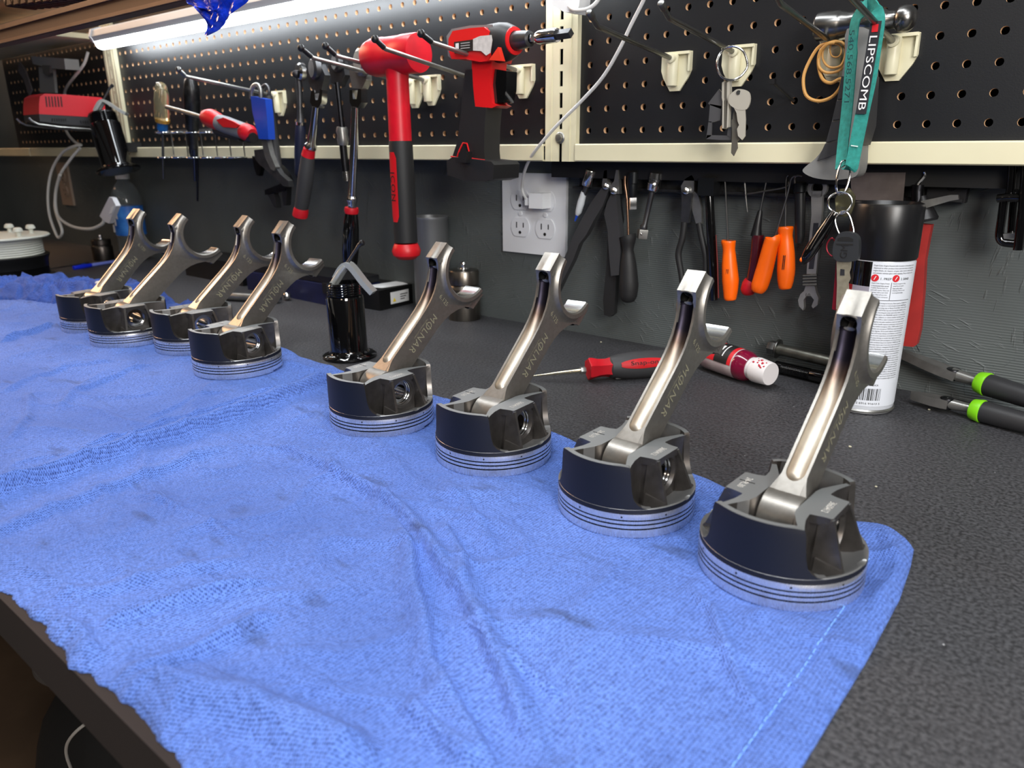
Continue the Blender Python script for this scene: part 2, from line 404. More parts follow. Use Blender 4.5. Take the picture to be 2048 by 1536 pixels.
# ------------------------------------------------------------------ perforated boards
boardm = mat('black_board_laminate', (20, 21, 24), .42, var=.25, vscale=6, bump=.25, bscale=900, bdist=.0003, rvar=.1)
tanm = mat('bare_hardboard', (176, 140, 104), .8)
P = .0254; Z0 = .2796
def pegboard(name, label, X0, i0, i1, j1, xl, xr, parent=None):
    b = bmesh.new(); r = .0036; n = 12; t = .0055; h = P/2
    sq = []
    for k in range(n):
        a = 2*PI*(k+.5)/n; c, s_ = math.cos(a), math.sin(a); q = h/max(abs(c), abs(s_)); sq.append((c*q, s_*q))
    sq = [(round(x, 6), round(z, 6)) for x, z in sq]
    # corners must be included: use 12 outer points incl. the four corners
    sq = [(h, 0), (h, h*.55), (h, h), (h*.55, h), (0, h), (-h*.55, h), (-h, h), (-h, h*.55), (-h, 0), (-h, -h*.55), (-h, -h), (-h*.55, -h), (0, -h), (h*.55, -h), (h, -h), (h, -h*.55)]
    n = 16
    ci = [(r*math.cos(math.atan2(z, x)), r*math.sin(math.atan2(z, x))) for x, z in sq]
    for i in range(i0, i1+1):
        for j in range(0, j1+1):
            cx = X0+P*i; cz = Z0+P*j
            O = [b.verts.new((cx+x, 0, cz+z)) for x, z in sq]; I = [b.verts.new((cx+x, 0, cz+z)) for x, z in ci]; B = [b.verts.new((cx+x, t, cz+z)) for x, z in ci]
            for k in range(n):
                k2 = (k+1) % n
                b.faces.new([O[k], I[k], I[k2], O[k2]]); f = b.faces.new([I[k], B[k], B[k2], I[k2]]); f.material_index = 1; f.smooth = True
    bmesh.ops.remove_doubles(b, verts=b.verts, dist=1e-5)
    def q(x0, x1, z0, z1, y):
        b.faces.new([b.verts.new((x0, y, z0)), b.verts.new((x1, y, z0)), b.verts.new((x1, y, z1)), b.verts.new((x0, y, z1))])
    L_, R_, D_, U_ = X0+P*i0-h, X0+P*i1+h, Z0-h, Z0+P*j1+h
    if xl < L_: q(xl, L_, D_, U_, 0)
    if xr > R_: q(R_, xr, D_, U_, 0)
    q(min(xl, L_), max(xr, R_), D_-.006, D_, 0)
    m_ = MB(); m_.bm.free(); m_.bm = b
    me = bpy.data.meshes.new(name); b.to_mesh(me); b.free()
    o = obj(name, None, [boardm, tanm], None, smooth=0, mesh=me)
    tag(o, label, 'pegboard')
    return o
pegboard('pegboard', 'black pegboard panel with the red mallet and drill hanging on it', -.0727, -45, 0, 12, -1.235, -.055)
pegboard('pegboard', 'black pegboard panel right of the slotted cream upright', 0, 0, 34, 12, -.020, .90)
pegboard('pegboard', 'dark pegboard panel behind the red battery charger', -1.305, -22, 0, 12, -1.9, -1.27)
# boards behind the holes
bk = mat('black_void', (5, 5, 5), .9)
for x0, x1, lb in ((-1.23, -.06, 'plain black backing sheet behind the middle pegboard'), (-.018, .9, 'plain black backing sheet behind the right pegboard'), (-1.9, -1.28, 'plain black backing sheet behind the far left pegboard')):
    tag(obj('backing_sheet', MB().box(((x0+x1)/2, .021, .44), (x1-x0-.004, .002, .36)), bk, None, 0), lb, 'board')

# ------------------------------------------------------------------ cream uprights and rails
def upright(x0, x1, z0, z1, label, bolt):
    cx = (x0+x1)/2; wd = x1-x0
    t = thing('slotted_upright', label, 'metal upright', (cx, .02, z0))
    m_ = MB(); sw = .0026; yf = -.007
    ns = int((z1-z0)/P)
    m_.box(((x0+cx-sw)/2, yf, (z0+z1)/2), (cx-sw-x0, .002, z1-z0)).box(((cx+sw+x1)/2, yf, (z0+z1)/2), (x1-cx-sw, .002, z1-z0))
    for k in range(-1, ns):
        za = Z0+.0056+P*k+.0185; m_.box((cx, yf, za), (2*sw, .0019, .0075))
    m_.box((x0+.0015, .005, (z0+z1)/2), (.003, .022, z1-z0), bev=.0006).box((x1-.0015, .005, (z0+z1)/2), (.003, .022, z1-z0), bev=.0006)
    m_.box((x0+wd*.2, yf-.0012, (z0+z1)/2), (.0018, .0016, z1-z0), bev=.0004).box((x1-wd*.2, yf-.0012, (z0+z1)/2), (.0018, .0016, z1-z0), bev=.0004)
    obj('post', m_, cream, t)
    obj('back_channel', MB().box((cx, .014, (z0+z1)/2), (wd-.008, .002, z1-z0)), bk, t)
    m_ = MB()
    c = Vector((cx, yf-.001, z0+.029)); m_.lathe([(.0, 0), (.0068, 0), (.0074, -.0012), (.0060, -.0022)], c, (0,1,0), 20)
    m_.lathe([(.0055, -.002), (.0055, -.0035), (.0045, -.005), (0, -.0055)], c, (0,1,0), 6)
    obj('bolt', m_, steel, t)
upright(-.062, -.014, .2425, 1.05, 'cream slotted steel upright between the two lit pegboards', 1)
upright(-1.277, -1.228, .2425, 1.05, 'cream slotted steel upright at the left end of the light', 1)
def rail(x0, x1, label):
    m_ = MB().prism([(-.011, .2430), (-.0095, .2425), (.012, .2425), (.012, .2445), (-.009, .2445), (-.009, .2615), (.004, .2620), (.004, .2640), (-.0105, .2640), (-.012, .2625), (-.012, .2440)],
        (x0, 0, 0), (0,1,0), (0,0,1), 0, x1-x0, bev=.0004)
    tag(obj('metal_rail', m_, cream), label, 'metal rail')
rail(-1.226, -.0635, 'cream steel rail under the middle pegboard')
rail(-.0125, .90, 'cream steel rail under the right pegboard')
rail(-1.79, -1.279, 'dim cream steel rail below the battery charger, right of a black gap')
rail(-2.30, -1.80, 'dim cream steel rail at the far left end of the wall')
# cream shelf over the left bay and warm wooden shelf beam in front
tag(obj('shelf_panel', MB().box((-1.67, -.175, .494), (.78, .33, .010), bev=.001), cream), 'cream underside of a shelf at the left end of the light', 'shelf')
sb = thing('shelf_beam', 'brown wooden shelf beam crossing the top left corner', 'shelf', (-.6, -.40, .40))
wd1 = mat('shelf_wood', (96, 66, 46), .45, rgb2=(66, 44, 32), vscale=14, stretch=(.05, 1, 6), bump=.2, bscale=60, bdist=.0006)
obj('beam', MB().box((-1.15, -.353, .4245), (2.3, .016, .024), bev=.0015), wd1, sb)
obj('top_lip', MB().box((-1.15, -.361, .4340), (2.3, .006, .006), bev=.001), mat('shelf_wood_pale', (128, 92, 66), .4, var=.1, vscale=30), sb)
obj('bottom_lip', MB().box((-1.15, -.362, .4150), (2.3, .004, .004), bev=.001), mat('shelf_wood_pale', (128, 92, 66), .4), sb)
# things lying above the beam in the corner
tag(obj('wooden_plank', MB().box((-1.30, -.22, .580), (.9, .2, .10), bev=.004), mat('plank_tan', (150, 104, 66), .55, var=.35, vscale=14)), 'tan wooden block stored on the top left shelf', 'wood')
c0 = at(28, 4, Y=-.335); c1 = at(150, -10, Y=-.335)
m_ = MB()
for k in range(9):
    p = c0.lerp(c1, k/8); m_.cyl(p+Vector((0, -.012, 0)), p+Vector((0, .03, 0)), .008, n=10, bev=.002)
for k in range(8):
    p = c0.lerp(c1, (k+.5)/8)
    for y in (-.010, .024): m_.box(p+Vector((0, y, 0)), (.02, .004, .011), bev=.002)
tag(obj('roller_chain', m_, mat('oily_chain', (70, 52, 44), .35, 1.0)), 'oily roller chain lying on the top left shelf', 'chain')

# ------------------------------------------------------------------ tube light on the board
lf = thing('tube_light', 'long white tube light glowing above the middle pegboard', 'light', (-.70, -.04, .45))
x0l, x1l = -1.205, .02
dz = .012
obj('housing', MB().prism([(y, z+dz) for y, z in [(-.004, .490), (-.004, .470), (-.03, .466), (-.056, .463), (-.061, .472), (-.057, .484), (-.04, .491)]], (x0l, 0, 0), (0,1,0), (0,0,1), 0, x1l-x0l, bev=.002), mat('light_housing', (205, 206, 204), .4), lf)
obj('diffuser', MB().lathe([(.0, -.012), (.006, -.011), (.0100, -.007), (.0118, 0), (.0120, .004), (.0120, x1l-x0l-.012), (.0110, x1l-x0l-.006), (0, x1l-x0l-.006)], (x0l+.006, -.043, .4600+dz), (1,0,0), 24), mat('glowing_diffuser', (244, 250, 255), .5, emit=19.0), lf)
obj('end_cap', MB().prism([(y, z+dz) for y, z in [(-.004, .492), (-.004, .468), (-.03, .464), (-.056, .461), (-.063, .472), (-.058, .487), (-.04, .493)]], (x0l-.006, 0, 0), (0,1,0), (0,0,1), 0, .008, bev=.0015), whitep, lf)
# shiny blue wrapper hanging from the shelf beam
pts = [(372, 2), (392, 14), (405, 35), (413, 55), (416, 72), (428, 64), (445, 48), (462, 34), (480, 14), (492, -6), (480, -40), (380, -40)]
Pz = [at(x, y, Y=-.375) for x, y in pts]
bm_ = bmesh.new(); cen = sum(Pz, Vector())/len(Pz); grid = []
for a in range(9):
    fr_ = a/8; grid.append([bm_.verts.new(cen.lerp(p, fr_) + Vector((0, .003*math.sin(9*fr_+k*.5)*fr_ + .003*noise.noise(p*40+Vector((a*.7, 0, 0))), 0))) for k, p in enumerate(spline(Pz, 4, True, 0)[0])])
n_ = len(grid[0])
for a in range(8):
    for k in range(n_):
        bm_.faces.new([grid[a][k], grid[a][(k+1) % n_], grid[a+1][(k+1) % n_], grid[a+1][k]])
bmesh.ops.remove_doubles(bm_, verts=bm_.verts, dist=1e-5)
bmesh.ops.solidify(bm_, geom=bm_.faces[:], thickness=.0006)
m_ = MB(); m_.bm.free(); m_.bm = bm_
tag(obj('plastic_wrapper', m_, mat('shiny_blue_film', (16, 52, 190), .22, var=.5, vscale=70, bump=.5, bscale=160, bdist=.002, coat=.5), smooth=80), 'crinkled shiny blue plastic wrapper hanging in front of the light', 'plastic')

# ------------------------------------------------------------------ below the bench, bottom left
m_ = MB(); c = at(150, 1500, Z=-.62)
m_.sphere((c.x+.02, c.y+.1, -.70), .2, (1, .8, 1.0)); tag(obj('duffel_bag', m_, mat('black_bag_cloth', (14, 14, 15), .8, bump=.4, bscale=200, bdist=.001)), 'black bag on the floor under the workbench', 'bag')
pts = [at(200, 1428, Z=-.30), at(150, 1465, Z=-.35), at(132, 1500, Z=-.42), at(145, 1545, Z=-.5), at(170, 1600, Z=-.6)]
tag(obj('cord', MB().tube(pts, .0018, 8, smooth=6), whitec), 'thin pale cord hanging below the front edge of the bench', 'cord')
pts = [at(75, 1310, Z=-.30), at(78, 1345, Z=-.31), at(100, 1362, Z=-.31), at(150, 1366, Z=-.30), at(190, 1350, Z=-.29)]
tag(obj('bag_strap', MB().tube(pts, .006, 8, smooth=6), mat('grey_strap', (70, 66, 64), .7)), 'grey looped strap hanging under the bench above the bag', 'strap')
# ================================================================== BLUE TOWEL
import numpy as np
def m_towel(name, c_hi, c_lo, k=1):
    m, N, L, b = nodes_of(name)
    tc = N.new('ShaderNodeTexCoord')
    dn = N.new('ShaderNodeTexNoise'); dn.inputs['Scale'].default_value = 9; dn.inputs['Detail'].default_value = 3; L.new(tc.outputs['Object'], dn.inputs[0])
    md = N.new('ShaderNodeMixRGB'); md.blend_type = 'ADD'; md.inputs[0].default_value = .012; L.new(tc.outputs['Object'], md.inputs[1]); L.new(dn.outputs['Color'], md.inputs[2])
    rt = N.new('ShaderNodeVectorRotate'); rt.rotation_type = 'Z_AXIS'; rt.inputs['Angle'].default_value = .30; L.new(md.outputs[0], rt.inputs['Vector'])
    s = N.new('ShaderNodeSeparateXYZ'); L.new(rt.outputs[0], s.inputs[0])
    kx = 2*PI/.00165
    row = mth(N, L, 'MULTIPLY', s.outputs[1], kx)
    par = mth(N, L, 'MULTIPLY', mth(N, L, 'FLOOR', mth(N, L, 'DIVIDE', row, 2*PI)), PI*.37)
    a = mth(N, L, 'SINE', mth(N, L, 'ADD', mth(N, L, 'MULTIPLY', s.outputs[0], kx*.72), par)); bb = mth(N, L, 'SINE', row)
    wv = mth(N, L, 'ADD', mth(N, L, 'MULTIPLY', mth(N, L, 'MULTIPLY', a, bb), .30), mth(N, L, 'ADD', mth(N, L, 'MULTIPLY', a, .12), .5))
    fz = N.new('ShaderNodeTexNoise'); fz.inputs['Scale'].default_value = 520; fz.inputs['Detail'].default_value = 2; L.new(tc.outputs['Object'], fz.inputs[0])
    wv2 = mth(N, L, 'ADD', wv, mth(N, L, 'MULTIPLY', mth(N, L, 'SUBTRACT', fz.outputs[0], .5), 1.1))
    mr = N.new('ShaderNodeMapRange'); mr.inputs[1].default_value = .12; mr.inputs[2].default_value = .66; L.new(wv2, mr.inputs[0])
    c = mixc(N, L, mr.outputs[0], lin(c_lo), lin(c_hi))
    # worn lighter and darker areas
    n2 = N.new('ShaderNodeTexNoise'); n2.inputs['Scale'].default_value = 6; n2.inputs['Detail'].default_value = 5; L.new(tc.outputs['Object'], n2.inputs[0])
    m2 = N.new('ShaderNodeMapRange'); m2.inputs[1].default_value = .38; m2.inputs[2].default_value = .66; L.new(n2.outputs[0], m2.inputs[0])
    c = mixc(N, L, mth(N, L, 'MULTIPLY', m2.outputs[0], .55), c, lin((58, 88, 160)))
    # grease smudges
    mp = N.new('ShaderNodeMapping'); mp.inputs['Scale'].default_value = (16, 46, 20); mp.inputs['Rotation'].default_value = (0, 0, .2); L.new(tc.outputs['Object'], mp.inputs[0])
    n3 = N.new('ShaderNodeTexNoise'); n3.inputs['Scale'].default_value = 1; n3.inputs['Detail'].default_value = 4; L.new(mp.outputs[0], n3.inputs[0])
    m3 = N.new('ShaderNodeMapRange'); m3.inputs[1].default_value = .62; m3.inputs[2].default_value = .74; L.new(n3.outputs[0], m3.inputs[0])
    c = mixc(N, L, mth(N, L, 'MULTIPLY', m3.outputs[0], .5), c, lin((38, 46, 70)))
    L.new(c, b.inputs['Base Color']); b.inputs['Roughness'].default_value = .9
    b.inputs['Sheen Weight'].default_value = .08; b.inputs['Sheen Roughness'].default_value = .5; b.inputs['Sheen Tint'].default_value = lin((150, 175, 255))+(1,)
    bp = N.new('ShaderNodeBump'); bp.inputs['Strength'].default_value = 1.0; bp.inputs['Distance'].default_value = .0007; L.new(wv2, bp.inputs['Height'])
    # small rumples pressed into the cloth
    rn = []
    for sc_, st_ in ((26, (1, 1.7, 1)), (55, (1.6, 1, 1))):
        mq = N.new('ShaderNodeMapping'); mq.inputs['Scale'].default_value = st_; mq.inputs['Rotation'].default_value = (0, 0, .5 if sc_ == 26 else -.7); L.new(tc.outputs['Object'], mq.inputs[0])
        nq = N.new('ShaderNodeTexNoise'); nq.inputs['Scale'].default_value = sc_; nq.inputs['Detail'].default_value = 3; nq.inputs['Distortion'].default_value = .8; L.new(mq.outputs[0], nq.inputs[0])
        rn.append(mth(N, L, 'SUBTRACT', 1.0, mth(N, L, 'ABSOLUTE', mth(N, L, 'MULTIPLY', mth(N, L, 'SUBTRACT', nq.outputs[0], .5), 5.0))))
    hh = mth(N, L, 'ADD', mth(N, L, 'MAXIMUM', rn[0], 0.0), mth(N, L, 'MULTIPLY', mth(N, L, 'MAXIMUM', rn[1], 0.0), .45))
    b2 = N.new('ShaderNodeBump'); b2.inputs['Strength'].default_value = .55; b2.inputs['Distance'].default_value = .0022; L.new(hh, b2.inputs['Height']); L.new(b2.outputs[0], bp.inputs['Normal'])
    L.new(bp.outputs[0], b.inputs['Normal'])
    return m
towelm = m_towel('blue_huck_towel', (102, 138, 222), (38, 58, 120))

PIST = [(.4114, -.3889, 87.6, 0.0012), (.2891, -.3760, 88.5, 0.0012), (.1456, -.3619, 92.6, 0.0012), (.0022, -.3656, 89.0, 0.0012),
        (-.2585, -.3641, 96.3, .0078), (-.4042, -.3384, 85.6, .0058), (-.5150, -.3746, 85.3, .0055), (-.6357, -.3651, 100.9, .0052)]

def dist_poly(X, Y, pl):
    best = np.full(X.shape, 9.0); sgn = np.zeros(X.shape); tt = np.zeros(X.shape); n = len(pl)-1
    for i in range(n):
        (x0, y0), (x1, y1) = pl[i], pl[i+1]; dx, dy = x1-x0, y1-y0; l2 = dx*dx+dy*dy
        t = np.clip(((X-x0)*dx+(Y-y0)*dy)/l2, 0, 1); ex, ey = X-(x0+t*dx), Y-(y0+t*dy); d = np.sqrt(ex*ex+ey*ey)
        c = dx*(Y-y0)-dy*(X-x0); m_ = d < best
        best = np.where(m_, d, best); sgn = np.where(m_, np.sign(c), sgn); tt = np.where(m_, (i+t)/n, tt)
    return best, sgn, tt
def px2(pl): return [tuple(at(x, y, Z=.002)[:2]) for x, y in pl]
# folds: photograph line, height, width on the left side, width on the right side
FOLDS = [
 ([(-120, 1040), (0, 990), (120, 948), (250, 905), (400, 862), (540, 815), (640, 770), (700, 752)], .0085, .020, .007),
 ([(-60, 1100), (60, 1040), (200, 985), (330, 940), (450, 900)], .0035, .014, .008),
 ([(150, 905), (300, 860), (460, 815), (600, 775)], .0030, .006, .004),
 ([(270, 850), (400, 800), (470, 790)], .0018, .004, .004),
 ([(540, 880), (640, 930), (740, 985), (800, 1030), (850, 1090), (880, 1140), (930, 1200), (960, 1270), (1000, 1350), (1040, 1450), (1100, 1560)], .0062, .010, .004),
 ([(780, 1040), (820, 1100), (830, 1180), (850, 1250), (860, 1330), (900, 1400), (960, 1500), (1000, 1560)], .0050, .004, .010),
 ([(880, 1050), (925, 1120), (935, 1190)], .0042, .004, .007),
 ([(1010, 1310), (1060, 1350), (1120, 1400)], .0032, .003, .003),
 ([(810, 1405), (870, 1460), (950, 1540)], .0045, .004, .005),
 ([(1380, 1180), (1425, 1225), (1445, 1290), (1480, 1370), (1530, 1440)], .0032, .005, .004),
 ([(1370, 1190), (1440, 1130), (1530, 1130), (1620, 1180)], .0022, .006, .008),
 ([(250, 985), (340, 1010), (420, 1050), (480, 1090)], .0024, .003, .004),
 ([(200, 1265), (300, 1225), (420, 1195), (560, 1165)], .0042, .006, .005),
 ([(230, 1370), (340, 1330), (450, 1275), (560, 1230)], .0040, .008, .006),
 ([(100, 1190), (200, 1180), (330, 1150), (500, 1120)], .0025, .008, .008),
 ([(250, 1380), (380, 1395), (520, 1430), (640, 1480), (760, 1540)], .0095, .012, .016),
 ([(40, 1215), (90, 1235), (150, 1270), (200, 1330)], .0045, .006, .008),
 ([(1130, 900), (1170, 960), (1140, 1010)], .0016, .006, .008),
 ([(880, 960), (950, 1040), (990, 1110)], .0022, .006, .006),
 ([(1500, 1240), (1560, 1200), (1660, 1240)], .0020, .005, .006),
 ([(0, 690), (60, 672), (110, 655)], .005, .006, .004),
 ([(0, 800), (60, 770), (150, 740), (260, 730)], .0028, .006, .006),
 ([(120, 830), (150, 790), (240, 760), (300, 735)], .0028, .006, .005),
 ([(20, 900), (60, 850), (60, 800)], .0022, .005, .005),
 ([(560, 730), (620, 745), (700, 760)], .0035, .006, .006),
 ([(1745, 1045), (1790, 1090), (1800, 1150), (1760, 1230)], .0030, .006, .008),
 ([(570, 850), (640, 830), (660, 860)], .0016, .008, .008),
]
def build_towel():
    xl, XR = -1.42, .480
    nx, ny = 860, 205
    bx = [-1.42, -.9, -.7, -.55, -.40, -.309, -.237, -.161, -.08, -.007, .022, .09, .158, .199, .25, .308, .343, .40, .442, .456, .466, .474, .480]
    by = [-.40, -.33, -.285, -.28, -.272, -.266, -.277, -.282, -.283, -.282, -.281, -.285, -.285, -.298, -.294, -.290, -.302, -.300, -.293, -.288, -.291, -.298, -.309]
    xs = np.linspace(xl, XR, nx); t = np.linspace(0, 1, ny)
    yb = np.interp(xs, bx, by) + .0016*np.sin(xs*60) + .001*np.sin(xs*137+1)
    yf = -.7150 + np.array([.0065*noise.noise(Vector((x_*16, 1, 1))) + .0045*noise.noise(Vector((x_*60, 4, 1))) + .0016*noise.noise(Vector((x_*230, 7, 1))) for x_ in xs])
    X = np.repeat(xs[None, :], ny, 0); Y = yb[None, :]+(yf-yb)[None, :]*t[:, None]
    xr = np.interp(-Y, [.285, .30, .334, .38, .45, .55, .72], [.470, .474, .4785, .482, .482, .479, .474])
    X = xl+(X-xl)*(xr-xl)/(XR-xl)
    H = np.full(X.shape, .0012)
    H += .0042/(1+np.exp((X+.16)/.02))            # doubled cloth on the left
    nz = np.zeros(X.shape)
    for iy in range(ny):
        for ix in range(nx):
            x, y = X[iy, ix], Y[iy, ix]
            q1 = noise.noise(Vector((x*5, y*6, 20)))*.6
            nz[iy, ix] = noise.noise(Vector((x*8, y*11, 0)))*.0042 + noise.noise(Vector((x*22+5, y*26, 3)))*.0018 + noise.noise(Vector((x*70, y*60, 7)))*.0005 \
                + (1-abs(noise.noise(Vector((x*10+y*7+q1, y*17-x*5+q1, 11))))*2)**3*.0038
    H += np.maximum(nz+.0006, -.0004)
    for pl, h, wl, wr in FOLDS:
        d, s_, tt = dist_poly(X, Y, px2(pl)); w_ = np.where(s_ > 0, wl, wr)
        H += 1.6*h*np.exp(-(d/(.85*w_))**2)*np.clip(np.minimum(tt, 1-tt)*7+.05, 0, 1)
    # hem along the right side and the back
    dr = xr-X; H += .0010*np.exp(-((dr-.012)/.009)**4) - .0006*np.exp(-((dr-.0235)/.002)**2)
    # flat seats under the pistons
    for cx, cy, az, dz in PIST:
        d = np.sqrt((X-cx)**2+(Y-cy)**2); w_ = 1/(1+np.exp((d-.056)/.0028)); H = H*(1-w_)+(dz-.0002)*w_
    # thin edges resting on the top
    e = np.minimum(np.minimum(dr, XR+2), np.minimum(Y-yf[None, :], yb[None, :]-Y))
    H = np.minimum(H, .0016+np.maximum(e, 0)*.8)
    H = np.where(e < 1e-6, .0006, H)
    H = np.maximum(H, .0006)
    b = bmesh.new(); V = [[b.verts.new((X[i, j], Y[i, j], H[i, j])) for j in range(nx)] for i in range(ny)]
    for i in range(ny-1):
        for j in range(nx-1): b.faces.new([V[i][j], V[i+1][j], V[i+1][j+1], V[i][j+1]])
    # turned-down rim so the cloth has an edge
    bord = [V[0][j] for j in range(nx)]+[V[i][nx-1] for i in range(1, ny)]+[V[ny-1][j] for j in range(nx-2, -1, -1)]
    low = [b.verts.new((v.co.x, v.co.y, .0002)) for v in bord]
    for k in range(len(bord)-1): b.faces.new([bord[k], bord[k+1], low[k+1], low[k]])
    m_ = MB(); m_.bm.free(); m_.bm = b
    tw = thing('shop_towel', 'large wrinkled blue huck towel spread under all eight pistons', 'towel', (-.45, -.5, 0))
    obj('cloth', m_, towelm, tw, smooth=180)
    # stitching of the right hem
    m_ = MB(); y = -.345
    while y > -.70:
        xr_ = float(np.interp(-y, [.285, .30, .334, .38, .45, .55, .72], [.470, .474, .4785, .482, .482, .479, .474]))-.0235
        i = int(np.clip((y-yb[-8])/(yf[-8]-yb[-8])*(ny-1), 0, ny-1)); j = int(np.argmin(np.abs(X[i]-xr_))); z = H[i, j]+.0004
        m_.tube([(xr_, y, z), (xr_-.0001, y-.0022, z+.0003), (xr_, y-.0044, z)], .00035, 6); y -= .0058
    obj('hem_stitching', m_, mat('pale_blue_thread', (120, 170, 245), .8), tw)
build_towel()

# crumpled second towel behind
def crumple(name, label, pts, amp, seed, base, m_, res=.004):
    xs_ = [p[0] for p in pts]; ys_ = [p[1] for p in pts]
    def inside(x, y):
        c = False; n = len(pts)
        for i in range(n):
            (x0, y0), (x1, y1) = pts[i], pts[(i+1) % n]
            if (y0 > y) != (y1 > y) and x < (x1-x0)*(y-y0)/(y1-y0)+x0: c = not c
        return c
    nx = int((max(xs_)-min(xs_))/res)+1; ny = int((max(ys_)-min(ys_))/res)+1
    X = np.array([[min(xs_)+res*i for i in range(nx)] for j in range(ny)]); Y = np.array([[min(ys_)+res*j]*nx for j in range(ny)])
    d, _, _ = dist_poly(X, Y, pts+[pts[0]])
    b = bmesh.new(); V = {}
    for j in range(ny):
        for i in range(nx):
            x, y = X[j, i], Y[j, i]
            if not inside(x, y): continue
            e = min(1, d[j, i]/.022); s_ = Vector((x*11+seed, y*22, seed))
            q = s_+Vector((noise.noise(s_*1.3), noise.noise(s_*1.7+Vector((9, 1, 2))), 0))*.9
            r1 = 1-abs(noise.noise(q))*2.0; r2 = 1-abs(noise.noise(q*2.3+Vector((3, 3, 3))))*2
            h = base + amp*max(0, .55*r1+.3*r2+.25)*e**.6
            V[(i, j)] = b.verts.new((x+.006*noise.noise(s_*2)*e, y+.010*noise.noise(s_*2.2+Vector((5, 5, 5)))*e, h))
    for (i, j), v in V.items():
        k = [(i, j), (i+1, j), (i+1, j+1), (i, j+1)]
        if all(q in V for q in k): b.faces.new([V[q] for q in k])
    for e in [e for e in b.edges if e.is_boundary]:
        a, c = e.verts; b.faces.new([a, c, b.verts.new((c.co.x, c.co.y, .0004)), b.verts.new((a.co.x, a.co.y, .0004))])
    bmesh.ops.remove_doubles(b, verts=b.verts, dist=1e-6)
    mm = MB(); mm.bm.free(); mm.bm = b
    tag(obj(name, mm, m_, smooth=180), label, 'towel')
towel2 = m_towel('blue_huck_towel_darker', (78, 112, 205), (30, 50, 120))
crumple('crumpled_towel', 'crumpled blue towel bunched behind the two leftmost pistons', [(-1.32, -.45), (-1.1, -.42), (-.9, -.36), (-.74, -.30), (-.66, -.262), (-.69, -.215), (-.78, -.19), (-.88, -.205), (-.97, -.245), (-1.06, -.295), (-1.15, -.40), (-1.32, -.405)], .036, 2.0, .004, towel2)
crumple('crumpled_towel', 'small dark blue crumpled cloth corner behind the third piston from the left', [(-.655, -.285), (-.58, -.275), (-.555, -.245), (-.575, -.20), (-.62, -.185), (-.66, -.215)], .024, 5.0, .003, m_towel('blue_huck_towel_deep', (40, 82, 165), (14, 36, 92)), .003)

# ================================================================== PISTONS WITH RODS
pistm  = mat('machined_aluminium', (160, 160, 160), .36, .8, var=.08, vscale=30, rvar=.06, bump=.05, bscale=400, bdist=.0002)
crownm = mat('turned_crown_aluminium', (228, 228, 230), .27, .9, var=.06, vscale=500, stretch=(1, 1, .02), rvar=.08)
padm   = mat('satin_pin_pad_aluminium', (160, 163, 164), .52, .9)
coatm  = mat('dark_skirt_coating', (7, 9, 20), .55, 0.0, bump=.05, bscale=2500, bdist=.0001)
darkal = mat('dark_grey_cast_aluminium', (98, 94, 91), .36, .85, var=.18, vscale=90, rvar=.08)  # darker grey for the inner cast faces
rodm   = mat('shot_peened_steel', (142, 138, 132), .38, .85, var=.06, vscale=300, bump=.18, bscale=1800, bdist=.00015)
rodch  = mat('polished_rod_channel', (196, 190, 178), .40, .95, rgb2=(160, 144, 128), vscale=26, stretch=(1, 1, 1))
def darkened_to_big_end(m):
    # channel colour blends to brown, then dark violet, towards the big end
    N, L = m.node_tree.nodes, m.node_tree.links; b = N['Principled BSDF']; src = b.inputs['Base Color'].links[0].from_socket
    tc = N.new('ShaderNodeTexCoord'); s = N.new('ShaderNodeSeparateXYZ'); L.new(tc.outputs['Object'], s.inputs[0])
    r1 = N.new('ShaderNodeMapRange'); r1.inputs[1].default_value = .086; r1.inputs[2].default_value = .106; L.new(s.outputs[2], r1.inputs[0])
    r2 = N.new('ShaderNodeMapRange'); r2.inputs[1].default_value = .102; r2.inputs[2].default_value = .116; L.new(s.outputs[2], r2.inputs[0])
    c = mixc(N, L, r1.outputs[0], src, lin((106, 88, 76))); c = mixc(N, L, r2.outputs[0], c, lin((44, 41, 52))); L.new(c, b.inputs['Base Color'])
darkened_to_big_end(rodch)
borem  = mat('honed_bore', (214, 215, 216), .22, 1.0, stretch=(1, 1, 1), var=.05, vscale=300)
engrm  = mat('laser_etch', (214, 212, 206), .6, .3)
molm   = mat('rod_lettering', (166, 161, 136), .5, .5)
holem  = mat('dark_hole_and_groove_shade', (14, 13, 12), .5, .6)

